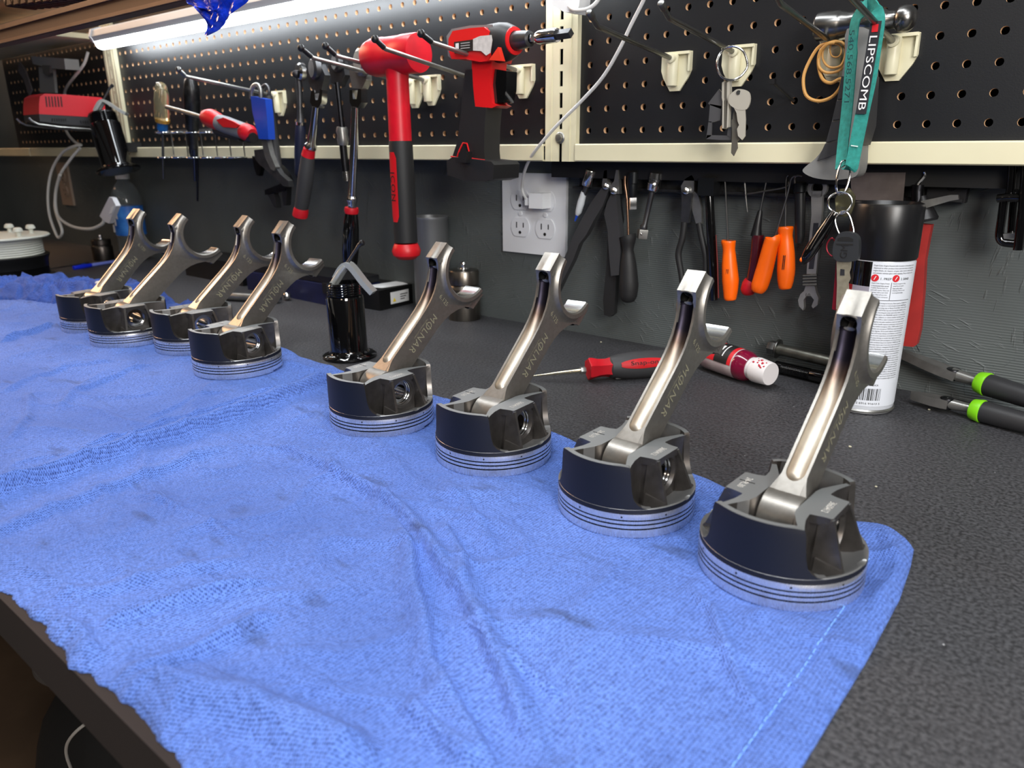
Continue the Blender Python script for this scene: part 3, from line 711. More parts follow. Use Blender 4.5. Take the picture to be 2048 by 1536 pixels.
def build_piston_mesh():
    R = .0512; mm = .001
    # belt with ring grooves, and the tray inside
    prof = [(0, 0), (R-.0012, 0), (R-.0004, .0004), (R, .0012)]
    for z0, z1, dp in ((.0066, .0077, .0030), (.0100, .0111, .0030), (.0132, .0142, .0030)):
        prof += [(R, z0), (R-dp, z0+.0001), (R-dp, z1-.0001), (R, z1)]
    prof += [(R, .0178), (R-.0002, .0184), (R-.0002, .0219), (R-.0008, .0224), (R-.0020, .0222), (R-.0048, .0202), (R-.0085, .0178), (R-.014, .0158), (.030, .0150), (.012, .0140), (0, .0140)]
    parts = []
    base = MB().lathe(prof, n=144)
    # skirts
    def skirt(sg):
        lv = [(.0160, 54), (.0216, 53), (.0222, 48.5), (.0234, 44.5), (.0256, 40.8), (.0290, 37.8), (.0350, 36), (.0420, 35), (.0500, 34.2), (.0532, 33.4), (.0543, 32.8)]
        ns = 28; b = MB(); bm = b.bm; O, I = [], []
        for z, ha in lv:
            ro = R-.0003 if z < .052 else R-.0003-(z-.052)*.15; ri = R-.0052 if z < .053 else R-.0046
            ro_, ri_ = [], []
            for k in range(ns+1):
                a = math.radians(-ha+2*ha*k/ns)*1.0
                dip = .0007*max(0, (abs(2*k/ns-1)-.78)/.22)**1.3 if z > .045 else 0
                ro_.append(bm.verts.new((ro*math.sin(a), sg*ro*math.cos(a), z-dip*(z-.045)/.0093 if z > .045 else z)))
                ri_.append(bm.verts.new((ri*math.sin(a), sg*ri*math.cos(a), z-dip*(z-.045)/.0093 if z > .045 else z)))
            O.append(ro_); I.append(ri_)
        for A in (O, I):
            for r0_, r1_ in zip(A[:-1], A[1:]):
                for k in range(ns): bm.faces.new([r0_[k], r0_[k+1], r1_[k+1], r1_[k]])
        for k in range(ns): bm.faces.new([O[0][k], O[0][k+1], I[0][k+1], I[0][k]]); bm.faces.new([O[-1][k], O[-1][k+1], I[-1][k+1], I[-1][k]])
        for r0_o, r1_o, r0_i, r1_i in zip(O[:-1], O[1:], I[:-1], I[1:]):
            for k in (0, ns): bm.faces.new([r0_o[k], r1_o[k], r1_i[k], r0_i[k]])
        return b
    parts += [tomesh(skirt(1)), tomesh(skirt(-1))]
    # webs joining skirts and pin bosses (S-curved in plan)
    web = [(27.6, 42.6), (26.0, 41.6), (23.2, 40.3), (18.2, 31.0), (14.0, 22.5), (12.6, 16.5), (12.6, 9), (21, 9), (21.4, 15), (21.2, 19), (22.0, 26), (24.5, 34.5)]
    for sx in (1, -1):
        for sy in (1, -1):
            p_ = [(x*sx*mm, y*sy*mm) for x, y in web]
            if sx*sy < 0: p_ = p_[::-1]
            parts.append(tomesh(MB().prism(p_, (0,0,0), (1,0,0), (0,1,0), .0135, .0517)))
    for sx in (1, -1):
        # boss block and the flat pad plate with rounded corners
        parts.append(tomesh(MB().box((sx*.02205, 0, .0305), (.0189, .0310, .0350), bev=.002)))
        pad = [(12.6, -15.5), (21.5, -17.2), (26, -16.2), (30, -15.4), (32.8, -15.4), (33.8, -14.4), (33.8, 13.8), (32.8, 14.8), (30, 14.8), (26, 15.4), (21.5, 17.0), (12.6, 15.5)]
        p_ = [(x*sx*mm, y*mm) for x, y in pad]
        if sx < 0: p_ = p_[::-1]
        parts.append(tomesh(MB().prism(p_, (0,0,0), (1,0,0), (0,1,0), .0462, .0517, bev=.0005)))
        for sy in (1, -1):
            y0 = sy*.0150; y1 = sy*.0205; t = .0026*sy
            parts.append(tomesh(MB().hexa([(sx*.026, y1-t, .0150), (sx*.0462, y1-t, .0170), (sx*.0462, y1, .0170), (sx*.026, y1, .0150),
                                           (sx*.026, y0-t, .0505), (sx*.0344, y0-t, .0505), (sx*.0344, y0, .0505), (sx*.026, y0, .0505)])))
            # foot of the rib
            parts.append(tomesh(MB().hexa([(sx*.028, y1-t*1.6, .0145), (sx*.0462, y1-t*1.6, .0150), (sx*.0462, y1+t*.8, .0150), (sx*.028, y1+t*.8, .0145),
                                           (sx*.028, y1-t, .0260), (sx*.0445, y1-t, .0235), (sx*.0445, y1, .0235), (sx*.028, y1, .0260)])))
        # rounded boss around the bore
        parts.append(tomesh(MB().lathe([(.0160, 0), (.0160, .0050), (.0155, .0062)], (sx*.0270, 0, .0352), (sx, 0, 0), 40)))
    me = boolean(tomesh(base), parts, 'UNION')
    cut = []
    cut.append(tomesh(MB().cyl((-.06, 0, .0352), (.06, 0, .0352), .01178, n=48)))
    for sx in (1, -1):
        cut.append(tomesh(MB().lathe([(.0131, 0), (.0131, .0016)], (sx*.0286, 0, .0352), (sx, 0, 0), 48)))
        cut.append(tomesh(MB().lathe([(.0118, -.001), (.0122, .0005), (.0142, .006)], (sx*.0313, 0, .0352), (sx, 0, 0), 48)))
        # relief scooped beside each pin bore
        cut.append(tomesh(MB().lathe([(0, 0), (.0050, 0), (.0060, .0015), (.0075, .02)], (sx*.0335, .0004, .0240), (sx, 0, .25), 24)))
    # clearance for the small end between the bosses
    cut.append(tomesh(MB().cyl((-.0124, 0, .0352), (.0124, 0, .0352), .0205, n=48)))
    # valve pocket notch in the crown edge
    cut.append(tomesh(MB().cyl((.050, .026, -.004), (.050, .026, .0021), .016, n=40)))
    me = boolean(me, cut, 'DIFFERENCE')
    # faces to materials: 0 aluminium, 1 crown, 2 pad tops, 3 coating, 4 inner cast
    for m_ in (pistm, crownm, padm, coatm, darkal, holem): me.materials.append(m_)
    for f in me.polygons:
        c = f.center; r = math.hypot(c.x, c.y); n = f.normal
        radial = (n.x*c.x+n.y*c.y)/max(r, 1e-6)
        if c.z < .0150 and .046 < r < R-.0002 and c.z > .0060: k = 5  # ring grooves: their shade is put into the face colour
        elif c.z < .0183 and r > .046: k = 1
        elif radial > .93 and r > R-.0013 and c.z > .0183: k = 3
        elif c.z > .0480 and n.z > .7: k = 2
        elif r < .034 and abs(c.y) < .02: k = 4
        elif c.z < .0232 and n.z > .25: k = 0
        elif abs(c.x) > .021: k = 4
        else: k = 0
        f.material_index = k
    me.polygons.foreach_set('use_smooth', [True]*len(me.polygons)); me.set_sharp_from_angle(angle=math.radians(32))
    return me

def build_rod_mesh():
    """rod frame: x = width v, y = thickness w, z = length u from the pin centre"""
    mm = .001
    edge = [(12.8, 10), (13.0, 20), (13.1, 40), (13.2, 60), (13.3, 77), (13.6, 88), (14.8, 99), (17.6, 109.5), (22.4, 119.5), (29.0, 128.5), (36.4, 133.4), (40.0, 134.8), (40.8, 155.6)]
    poly = [(-v, u) for v, u in edge[::-1]] ; poly = [(v, u) for v, u in edge]+poly
    a = MB().prism([(v*mm, u*mm) for v, u in poly], (0,0,0), (1,0,0), (0,0,1), -.0080, .0080, bev=.0007, seg=2)
    parts = [tomesh(MB().lathe([(.0168, -.0120), (.0174, -.0113), (.0174, .0113), (.0168, .0120)], (0,0,0), (0,1,0), 64, closed=False))]
    parts.append(tomesh(MB().lathe([(.0172, -.0117), (.0240, -.0090), (.0285, -.0078), (.0285, .0078), (.0240, .0090), (.0172, .0117)], (0,0,0), (0,1,0), 64)))
    # keep the blend only along the beam: trimmed below by the outline
    trim = MB().prism([(v*mm, u*mm) for v, u in [(12.4, 11.5), (12.9, 20), (13.0, 40), (-13.0, 40), (-12.9, 20), (-12.4, 11.5)]], (0,0,0), (1,0,0), (0,0,1), -.02, .02)
    parts[1] = boolean(parts[1], [tomesh(trim)], 'INTERSECT')
    # raised collar round the big-end bore
    parts.append(tomesh(MB().lathe([(.0338, -.0120), (.0345, -.0112), (.0360, -.0092), (.0385, -.0079), (.0385, .0079), (.0360, .0092), (.0345, .0112), (.0338, .0120)], (0, 0, .1556), (0,1,0), 96)))
    for sx in (1, -1):   # bolt bosses
        parts.append(tomesh(MB().lathe([(.0080, 0), (.0085, .0006), (.0085, .0216)], (sx*.0324, 0, .1340), (0,0,1), 40)))
    me = boolean(tomesh(a), parts, 'UNION')
    cut = [tomesh(MB().cyl((0, -.02, 0), (0, .02, 0), .01178, n=48)),
           tomesh(MB().cyl((0, -.02, .1556), (0, .02, .1556), .0283, n=128)),
           tomesh(MB().box((0, 0, .1756), (.12, .06, .04)))]
    for s_ in (1, -1):
        cut.append(tomesh(MB().lathe([(.0275, 0), (.0283, .0002), (.0302, .0022)], (0, s_*.0101, .1556), (0, s_, 0), 128)))
    for sx in (1, -1):
        path = [(13.0, 28), (13.0, 31), (13.1, 40), (13.2, 58), (13.3, 75), (13.5, 87), (14.6, 97), (17.2, 106), (20.9, 113.6), (25.0, 120), (28.4, 124.4), (31.2, 127.8)]
        pts = [Vector(((v-.3)*sx*mm, 0, u*mm)) for v, u in path]
        cut.append(tomesh(MB().tube(pts, .0062, 28, smooth=4)))
        cut.append(tomesh(MB().sphere(pts[0], .00618, (1, 1, 1.25), 28, 16))); cut.append(tomesh(MB().sphere(pts[-1], .00616, (1, 1, 1), 28, 16)))
        cut.append(tomesh(MB().cyl((sx*.0342, 0, .112), (sx*.0342, 0, .1505), .0055, n=40)))
        # open the space outside the channel so that it has no roof
        k = [((v-.3)*sx*mm, u*mm) for v, u in path[1:-1]]; k += [((v+5)*sx*mm, u*mm) for v, u in path[1:-1][::-1]]
        if sx > 0: k = k[::-1]
        cut.append(tomesh(MB().prism(k, (0,0,0), (1,0,0), (0,0,1), -.0062, .0062)))
    cut.append(tomesh(MB().cyl((.006, 0, .0195), (.022, 0, .0295), .0011, n=12)))
    me = boolean(me, cut, 'DIFFERENCE')
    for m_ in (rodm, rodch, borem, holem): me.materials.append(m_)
    for f in me.polygons:
        c, n = f.center, f.normal; k = 0
        rb = math.hypot(c.x, c.z-.1556)
        if abs(rb-.0283) < .0004 and abs(c.y) < .0118 and (n.x*c.x+n.z*(c.z-.1556))/rb < -.8: k = 2
        elif abs(c.x) > .0290 and c.z > .130 and abs(math.hypot(abs(c.x)-.0342, c.y)-.0055) < .0003: k = 3
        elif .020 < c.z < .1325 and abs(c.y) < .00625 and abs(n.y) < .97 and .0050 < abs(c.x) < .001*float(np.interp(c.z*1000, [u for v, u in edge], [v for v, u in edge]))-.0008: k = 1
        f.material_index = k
    me.polygons.foreach_set('use_smooth', [True]*len(me.polygons)); me.set_sharp_from_angle(angle=math.radians(30))
    return me

pm = build_piston_mesh(); rm = build_rod_mesh()
LEAN = math.radians(49.3)
def make_piston_set():
    t = thing('piston_with_rod', '', 'piston', (0, 0, 0))
    p_ = bpy.data.objects.new('piston', pm); COL.objects.link(p_); p_.parent = t; INV[p_.name] = Matrix.Identity(4)
    # stamped numbers on the two pin pads
    text('stamped_number', '3660412', .0165, .0042, engrm, p_, (.0268, -.0015, .05185), (0,-1,0), (1,0,0), world=False)
    text('stamped_number', '24-9L30', .0165, .0042, engrm, p_, (-.0268, -.0015, .05185), (0,-1,0), (1,0,0), world=False)
    obj('scribe_mark', MB().box((-.0265, .001, .05178), (.0105, .0006, .0002)), holem, p_, 0, world=False)
    m_ = MB()
    for k in range(10):
        a = 2*PI*(k+.3)/10; m_.lathe([(.0007, 0), (.0007, .0002)], (.05105*math.cos(a), .05105*math.sin(a), .0162), (math.cos(a), math.sin(a), 0), 10)
    obj('oil_drain_holes', m_, holem, p_, 0, world=False)
    m_ = MB()
    for sx in (1, -1): m_.lathe([(.0124, 0), (.0124, .0012), (.0112, .0012), (.0112, 0)], (sx*.0288, 0, .0352), (sx,0,0), 40, closed=True)
    obj('snap_ring', m_, chrome, p_, world=False)
    obj('wrist_pin', MB().lathe([(.0074, -.0280), (.0112, -.0280), (.0117, -.0275), (.0117, .0275), (.0112, .0280), (.0074, .0280)], (0, 0, .0352), (1,0,0), 48, closed=True), chrome, t, world=False)
    r_ = bpy.data.objects.new('connecting_rod', rm); COL.objects.link(r_); r_.parent = t
    # rod frame -> piston frame: u = sinL*y + cosL*z, v = -cosL*y + sinL*z, w = x
    s_, c_ = math.sin(LEAN), math.cos(LEAN)
    M = Matrix(((0, 1, 0, 0), (-c_, 0, s_, 0), (s_, 0, c_, .0352), (0, 0, 0, 1)))
    r_.matrix_local = M; INV[r_.name] = M.inverted()
    # in the rod frame: x=v, y=w, z=u ; near face is w=+.008 ; reading runs -u, tops -v
    text('maker_lettering', 'MOLNAR', .0475, .0082, molm, r_, (-.0010, .00812, .0690), (0,0,-1), (-1,0,0), world=False, spacing=1.1)
    obj('lettering_stroke', MB().box((-.0010, .00813, .0795), (.0105, .0001, .0008)), molm, r_, 0, world=False)
    text('small_lettering', 'TECHNOLOGIES', .026, .0017, molm, r_, (.0055, .00812, .0710), (0,0,-1), (-1,0,0), world=False)
    text('size_lettering', '6.125', .0150, .0048, molm, r_, (.0015, .00812, .1120), (-1,0,0), (0,0,1), world=False)
    for sx in (1, -1):
        pts = [Vector((sx*.0342+.0053*math.cos(k*.5), .0053*math.sin(k*.5), .1375+.00125*k*.5/(2*PI))) for k in range(110)]
        obj('bolt_thread', MB().tube(pts, .00028, 6), dsteel, r_, world=False)
    return t
def copy_tree(o, parent=None):
    c = o.copy(); COL.objects.link(c); c.parent = parent
    for ch in list(o.children): copy_tree(ch, c)
    return c
LABELS = ['piston with tilted rod at the right end, in front of the spray can',
 'piston with tilted rod second from the right, its fork in front of the red bottle',
 'piston with tilted rod third from the right, beside the pointed screwdriver tip',
 'piston with tilted rod fourth from the right, in front of the grey metal tube',
 'piston with tilted rod just left of the black lever cylinder, nearest of the left four',
 'piston with tilted rod second in the left cluster counted from the black lever cylinder',
 'piston with tilted rod',
 'piston with tilted rod farthest left of all, below the water bottle']
LABELS[4] = 'piston with tilted rod, first one left of the black lever cylinder'
LABELS[5] = 'piston with tilted rod, third from the left end, half hidden by its right neighbour'
LABELS[6] = 'piston with tilted rod, second from the left end, its rod face plain without lettering'
proto = make_piston_set()
for i, (x, y, az, dz) in enumerate(PIST):
    o = proto if i == 0 else copy_tree(proto)
    o.location = (x, y, dz); o.rotation_euler = (0, 0, math.radians(az-90)); o['label'] = LABELS[i]; o['group'] = 'pistons with connecting rods on the blue towel'
    if i == 6:      # this one shows its plain side
        for r_ in o.children:
            for q in list(r_.children):
                if 'lettering' in q.name: bpy.data.objects.remove(q)
# ================================================================== PEG HOOKS
def V3(x, y, z): return Vector((x, y, z))
def hook(base, bend, tip, label, rodm, tipm=None, r=.0026, plate=True):
    b0 = at(*base, Y=-.014); X0 = b0.x
    bd = at(*bend, X=X0); tp = at(*tip, X=X0)
    t = thing('peg_hook', label, 'hook', (X0, 0, b0.z), group=None)
    if plate:
        m_ = MB().prism([(X0-.017+x*1.0, b0.z+z) for x, z in [(0, .007), (.037, .007), (.0375, -.012), (.034, -.020), (.024, -.034), (.012, -.034), (.003, -.020), (0, -.012)]], (0, 0, 0), (1,0,0), (0,0,1), 0, .0025, bev=.0008)
        m_.box((X0+.0015, -.0045, b0.z+.0055), (.036, .006, .003), bev=.0006).box((X0+.019, -.004, b0.z-.004), (.0025, .005, .02), bev=.0006)
        m_.cyl((X0, -.0075, b0.z-.029), (X0, -.0075, b0.z+.004), .0062, n=20, bev=.001).cyl((X0, -.002, b0.z), (X0, -.016, b0.z), .0055, n=18, bev=.001)
        obj('base_plate', m_, creamp, t)
    m_ = MB().tube([(X0, -.003, b0.z), (X0, b0.y, b0.z), bd.lerp(b0, .04), bd, bd.lerp(tp, .12), tp], r, 14)
    obj('rod', m_, rodm, t)
    d = (tp-bd).normalized()
    m_ = MB().cyl(bd.lerp(tp, .15), tp, r*1.25, r*1.15, 14).sphere(tp, r*1.75, n=16, m=10) if tipm else MB().cyl(tp-d*.008, tp+d*.001, r*1.35, n=14, bev=.001)
    obj('rod_tip', m_, tipm or rodm, t)
    return X0, b0, bd
H1 = hook((545, 190), (372, 153), (357, 139), 'peg hook holding the blue handled and grey pliers', steel, zinc)
H2 = hook((815, 166), (626, 116), (602, 96), 'peg hook running behind the red mallet, carrying the chrome ratchets', steel, blackp)
H3 = hook((848, 160), (673, 112), (651, 92), 'peg hook under the red mallet head, black tipped', steel, blackp)
H4 = hook((962, 163), (771, 98), (750, 78), 'peg hook crossing in front of the red mallet head, black tipped', steel, blackp)
H5 = hook((1033, 140), (866, 86), (842, 67), 'peg hook crossing in front of the red drill body, black tipped', steel, blackp)
H6 = hook((1341, 116), (1195, 53), (1178, 24), 'empty peg hook just right of the slotted upright', zinc)
H7 = hook((1466, 103), (1338, 36), (1322, 6), 'peg hook holding the ring of house keys', zinc)
H8 = hook((1667, 88), (1562, 8), (1548, -20), 'peg hook holding the tan rubber bands and hammer head', zinc)
H9 = hook((1786, 82), (1700, -8), (1688, -36), 'peg hook holding the teal lanyard', zinc)

# ================================================================== RED MALLET
Y = -.115
t = thing('dead_blow_mallet', 'red dead blow mallet with black and red grip hanging on the pegboard', 'mallet', (at(800, 300, Y=Y).x, Y, at(800, 500, Y=Y).z))
cl = at(742, 118, Y=Y); cr = at(838, 104, Y=Y); zc = (cl.z+cr.z)/2
rad = (at(838, 62, Y=Y).z-at(838, 145, Y=Y).z)/2
x0, x1 = cl.x-.004, cr.x
obj('head', MB().lathe([(0, 0), (rad*.6, .001), (rad*.9, .005), (rad, .014), (rad, .03), (rad*.97, .034), (rad*.97, x1-x0-.03), (rad, x1-x0-.026), (rad, x1-x0-.003), (rad*.97, x1-x0), (0, x1-x0)], (x0, Y, zc), (1,0,0), 48), mat('mallet_red', (205, 16, 36), .38, var=.12, vscale=40, rgb2=None), t)
xh = at(797, 200, Y=Y).x; zt = zc-rad*.8
zg = at(797, 282, Y=Y).z; zb = at(800, 500, Y=Y).z
obj('neck', MB().tube([(xh, Y, zt+.01), (xh, Y, zt-.01), (xh, Y, zg)], [.0165, .0145, .0150], 28), mat('mallet_red', (205, 16, 36), .38), t)
gr = MB().tube([(xh, Y, zg), (xh, Y, zg-.004), (xh+.0005, Y, (zg+zb)/2), (xh+.0008, Y, zb+.012)], [.0152, .0158, .0162, .0160], 28)
grip = obj('grip', gr, rubber, t)
zi0 = at(790, 304, Y=Y).z; zi1 = at(790, 441, Y=Y).z
rr = .0164; angc = math.radians(-95)   # strip faces left and towards the room
m_ = MB(); rows = []
for k in range(13):
    z = zi0+(zi1-zi0)*k/12; hw = .34*(1 if 0 < k < 12 else .6)
    rows.append([m_.bm.verts.new((xh+.0005+rr*math.cos(angc+a_), Y+rr*math.sin(angc+a_), z)) for a_ in [hw*(j/3-1)*1.3 for j in range(7)]])
for a_, b_ in zip(rows[:-1], rows[1:]):
    for k in range(6): m_.bm.faces.new([a_[k], a_[k+1], b_[k+1], b_[k]])
inl = obj('grip_inlay', m_, redp, grip)
dn = Vector((math.cos(angc), math.sin(angc), 0))
text('maker_lettering', 'ICON', .037, .0088, inkblk, inl, Vector((xh+.0005, Y, at(790, 372, Y=Y).z))+dn*.0166, (0,0,-1), Vector((-math.sin(angc), math.cos(angc), 0)), spacing=1.15)
obj('pommel', MB().lathe([(0, 0), (.012, .0008), (.0185, .006), (.0200, .012), (.0180, .018), (.0160, .022), (0, .023)], (xh+.0008, Y, zb-.012), (0,0,1), 28), redp, t)

# ================================================================== RED IMPACT DRIVER
Y = -.085
t = thing('impact_driver', 'red and black cordless impact driver hanging on two peg hooks', 'drill', (at(950, 340, Y=Y).x, Y, at(950, 360, Y=Y).z))
dred = mat('drill_red', (214, 22, 26), .38)
dblk = mat('drill_black', (26, 26, 28), .5, bump=.2, bscale=800, bdist=.0003)
nz = at(1040, 88, Y=Y); bk_ = at(903, 92, Y=Y); zc = (nz.z+bk_.z)/2
body = MB().trace([(897, 78), (905, 62), (940, 56), (968, 54), (978, 62), (980, 100), (974, 122), (960, 124), (930, 118), (903, 118), (897, 100)], Y-.0235, .045, bev=.008, seg=4)
bo = obj('motor_housing', body, dred, t)
obj('top_band', MB().trace([(893, 72), (903, 58), (940, 51), (985, 49), (988, 56), (960, 58), (912, 66), (903, 84), (903, 118), (896, 112)], Y-.018, .036, bev=.004, seg=3), mat('drill_grey_band', (120, 122, 124), .4), bo)
obj('rating_label', MB().trace([(908, 84), (945, 79), (945, 101), (909, 107)], Y-.0262, .001, bev=.0002), inkblk, bo)
obj('worn_label', MB().trace([(946, 78), (960, 72), (982, 70), (984, 80), (980, 106), (972, 111), (962, 102), (946, 101)], Y-.0265, .001, bev=.0002), mat('scuffed_white', (196, 192, 188), .6, var=.1, vscale=200), bo)
obj('edge_label', MB().trace([(911, 87), (917, 86), (917, 100), (911, 102)], Y-.0268, .0008), paper, bo)
for k in range(3): obj('rating_text', MB().trace([(921, 86+5*k), (939, 84+5*k), (939, 86+5*k), (921, 88+5*k)], Y-.0268, .0006), mat('grey_print', (150, 150, 150), .6), bo)
# gear case and collet, axis along the wall, nose a little towards the room
ax = Vector((1, -.10, .0)).normalized(); o_ = Vector((at(972, 90, Y=Y).x, Y, zc))
s = (at(1068, 90, Y=Y).x-at(972, 90, Y=Y).x)
rg = (at(1020, 52, Y=Y).z-at(1020, 132, Y=Y).z)/2
obj('gear_case', MB().lathe([(0, 0), (rg*.86, 0), (rg*1.0, s*.10), (rg*1.02, s*.35), (rg*.96, s*.50), (rg*.80, s*.62), (rg*.72, s*.66), (0, s*.66)], o_, ax, 40), dblk, t)
obj('nose_ring', MB().lathe([(rg*.5, s*.60), (rg*.74, s*.60), (rg*.70, s*.68), (rg*.5, s*.69)], o_, ax, 36, closed=True), dred, t)
obj('collet', MB().lathe([(0, s*.64), (rg*.48, s*.64), (rg*.46, s*.84), (rg*.40, s*1.0), (rg*.24, s*1.02), (rg*.24, s*.9), (0, s*.9)], o_, ax, 32), dsteel, t)
L1 = s*1.02+.005; tip_ = (at(1155, 90, Y=Y-.01).x-o_.x)
adp = obj('socket_adapter', MB().cyl(o_+ax*(s*.9), o_+ax*(tip_*.62), .0044, n=6).lathe([(0, tip_*.60), (.0066, tip_*.61), (.0078, tip_*.64), (.0078, tip_*.80), (.0070, tip_*.82), (0, tip_*.82)], o_, ax, 24), chrome, t)
obj('square_drive', MB().cyl(o_+ax*(tip_*.80), o_+ax*(tip_*.96), .0052, n=4, bev=.0006), dsteel, adp)
obj('side_triangle', MB().trace([(978, 120), (996, 94), (1004, 122)], Y-.0285, .006, bev=.001), mat('drill_orange_red', (220, 48, 30), .4), t)
tr = MB().trace([(943, 112), (984, 120), (980, 165), (984, 206), (994, 211), (984, 216), (950, 213), (947, 180), (944, 150)], Y-.015, .028, bev=.006, seg=3)
obj('trigger_housing', tr, dred, t)
obj('trigger', MB().trace([(990, 138), (1013, 142), (1012, 180), (1006, 205), (990, 206), (986, 170)], Y-.010, .020, bev=.004, seg=3), blackgl, t)
gp = MB().trace([(930, 140), (944, 138), (946, 180), (950, 213), (972, 215), (969, 255), (968, 300), (970, 322), (938, 318), (905, 312), (914, 285), (921, 235), (926, 180)], Y-.0155, .030, bev=.008, seg=4)
obj('handle', gp, dblk, t)
obj('red_piping', MB().tube([at(x, y, Y=Y-.0175) for x, y in [(902, 313), (914, 315), (919, 300), (926, 286), (934, 287), (938, 302), (937, 316), (955, 319), (970, 321)]], .0010, 8, smooth=1), dred, t)
bt = MB().trace([(893, 322), (905, 314), (940, 318), (982, 323), (988, 330), (986, 358), (970, 363), (930, 362), (895, 350)], Y-.028, .050, bev=.006, seg=3)
obj('battery', bt, dblk, t)
obj('battery_latch', MB().trace([(917, 305), (933, 303), (932, 326), (916, 323)], Y-.036, .01, bev=.002), blackp, t)

# ================================================================== BALL PEEN HAMMER
Y = -.030
t = thing('ball_peen_hammer', 'ball peen hammer with steel head and two tone grey rubber grip on the right pegboard', 'hammer', (at(1690, 350, Y=Y).x, Y, at(1690, 360, Y=Y).z))
xa = at(1634, 44, Y=Y); xb = at(1832, 46, Y=Y); zc = at(1730, 45, Y=Y).z; L_ = xb.x-xa.x
r0 = (at(1650, 14, Y=Y).z-at(1650, 73, Y=Y).z)/2
hd = MB().lathe([(0, 0), (r0*.86, 0), (r0*.98, L_*.02), (r0, L_*.06), (r0, L_*.235), (r0*.93, L_*.25), (r0*.90, L_*.28), (r0*.80, L_*.34), (r0*.80, L_*.40), (r0*.95, L_*.47), (r0*.97, L_*.55), (r0*.92, L_*.66), (r0*.62, L_*.73), (r0*.58, L_*.80), (r0*.70, L_*.815), (r0*.85, L_*.84), (r0*.90, L_*.89), (r0*.84, L_*.94), (r0*.6, L_*.98), (r0*.3, L_*.996), (0, L_)], (xa.x, Y, zc), (1,0,0), 40)
obj('head', hd, mat('hammer_steel', (122, 121, 119), .30, 1.0, var=.2, vscale=60, rvar=.1), t)
hg = MB().trace([(1694, 58), (1740, 60), (1742, 100), (1740, 170), (1728, 230), (1722, 290), (1720, 330), (1712, 352), (1690, 358), (1660, 360), (1626, 355), (1606, 344), (1610, 334), (1632, 316), (1650, 290), (1662, 250), (1673, 205), (1684, 150), (1690, 110)], Y-.012, .026, bev=.006, seg=3, sm=3)
hn = obj('handle', hg, greyrub, t)
dk = MB()
for seg_ in ([(1683, 152), (1706, 156), (1702, 196), (1674, 198)], [(1673, 202), (1702, 200), (1697, 236), (1664, 240)], [(1663, 244), (1696, 240), (1688, 276), (1652, 284)], [(1650, 288), (1686, 280), (1672, 308), (1634, 322)], [(1737, 150), (1742, 150), (1736, 250), (1724, 290), (1722, 250)]):
    dk.trace(seg_, Y-.0145, .029, bev=.004, seg=3)
obj('dark_grip_pads', dk, darkgrub, hn)

# ================================================================== RUBBER BANDS
Yb = -.036; c = at(1672, 130, Y=Yb)
def loop_px(pts, Y0, r, yj=.0):
    return MB().tube([at(x, y, Y=Y0+yj*math.sin(i*1.3)) for i, (x, y) in enumerate(pts)], r, 8, closed=True, smooth=5)
for pts, lb, rr in (([(1668, 86), (1640, 92), (1620, 120), (1607, 155), (1612, 190), (1635, 202), (1662, 195), (1680, 175), (1681, 158), (1662, 166), (1645, 158), (1637, 130), (1640, 105), (1655, 88)], 'largest tan rubber band hanging lowest from its hook', .0016),
                    ([(1672, 84), (1652, 88), (1640, 108), (1638, 132), (1652, 145), (1676, 142), (1692, 125), (1694, 100), (1685, 86)], 'middle tan rubber band looped twice on the hook', .0013),
                    ([(1670, 82), (1650, 92), (1645, 116), (1658, 134), (1680, 132), (1690, 112), (1688, 90)], 'small tan rubber band lying against the hook plate', .0011),
                    ([(1664, 88), (1660, 100), (1664, 112), (1675, 114), (1682, 106), (1680, 92)], 'smallest thin tan rubber band near the rod end', .0007)):
    tag(obj('rubber_band', loop_px(pts, Yb-.002*rr*1000, rr, .0015), goldbnd), lb, 'rubber band', 'rubber bands on the peg hook')

# ================================================================== BLACK CABLE TIE IN THE BOARD
t0_ = at(1545, 163, Y=-.030); t1_ = at(1588, 202, Y=.002)
tag(obj('cable_tie', MB().tube([t0_, t1_], .0016, 8).box(t0_, (.006, .005, .005), bev=.001), blackp), 'black cable tie end poking out of a pegboard hole', 'cable tie')

# ================================================================== TEAL LANYARD AND CAR KEYS
Yl = -.075
t = thing('lanyard', 'teal fabric wrist lanyard with woven company name looped over the right hook', 'lanyard', (at(1700, 330, Y=Yl).x, Yl, at(1700, 335, Y=Yl).z))
pa = [at(x, y, Y=Yl+dy) for x, y, dy in [(1683, 334, .003), (1683, 322, .006), (1687, 280, .010), (1694, 220, .012), (1700, 150, .013), (1706, 80, .012), (1711, 42, .010), (1723, 22, .006), (1733, 10, 0), (1746, 12, -.004), (1754, 30, -.005), (1755, 50, -.005), (1748, 100, -.004), (1739, 160, -.003), (1725, 225, -.002), (1712, 290, 0), (1706, 320, 0), (1702, 336, .0), (1692, 338, .002)]]
wl = [Vector((.85, -.35, 0))]*5+[Vector((.8, -.6, .1))]*5+[Vector((1, .1, 0))]*9
strap = obj('strap', MB().ribbon(pa, .0115, .0012, wl, smooth=5), teal, t)
def along(a, b, f): return a.lerp(b, f)
qa = at(1753, 42, Y=Yl-.0065); qb = at(1722, 228, Y=Yl-.0037)
dd = (qb-qa).normalized(); wv = Vector((1, .1, 0)); wv = (wv-dd*wv.dot(dd)).normalized()
nn = dd.cross(wv); nn = nn if nn.y < 0 else -nn
m_ = MB().ribbon([qa+nn*.0008, qa.lerp(qb, .5)+nn*.0005, qb+nn*.0008], .0088, .0004, wv)
pt = obj('name_patch', m_, mat('patch_black', (26, 28, 34), .7), strap)
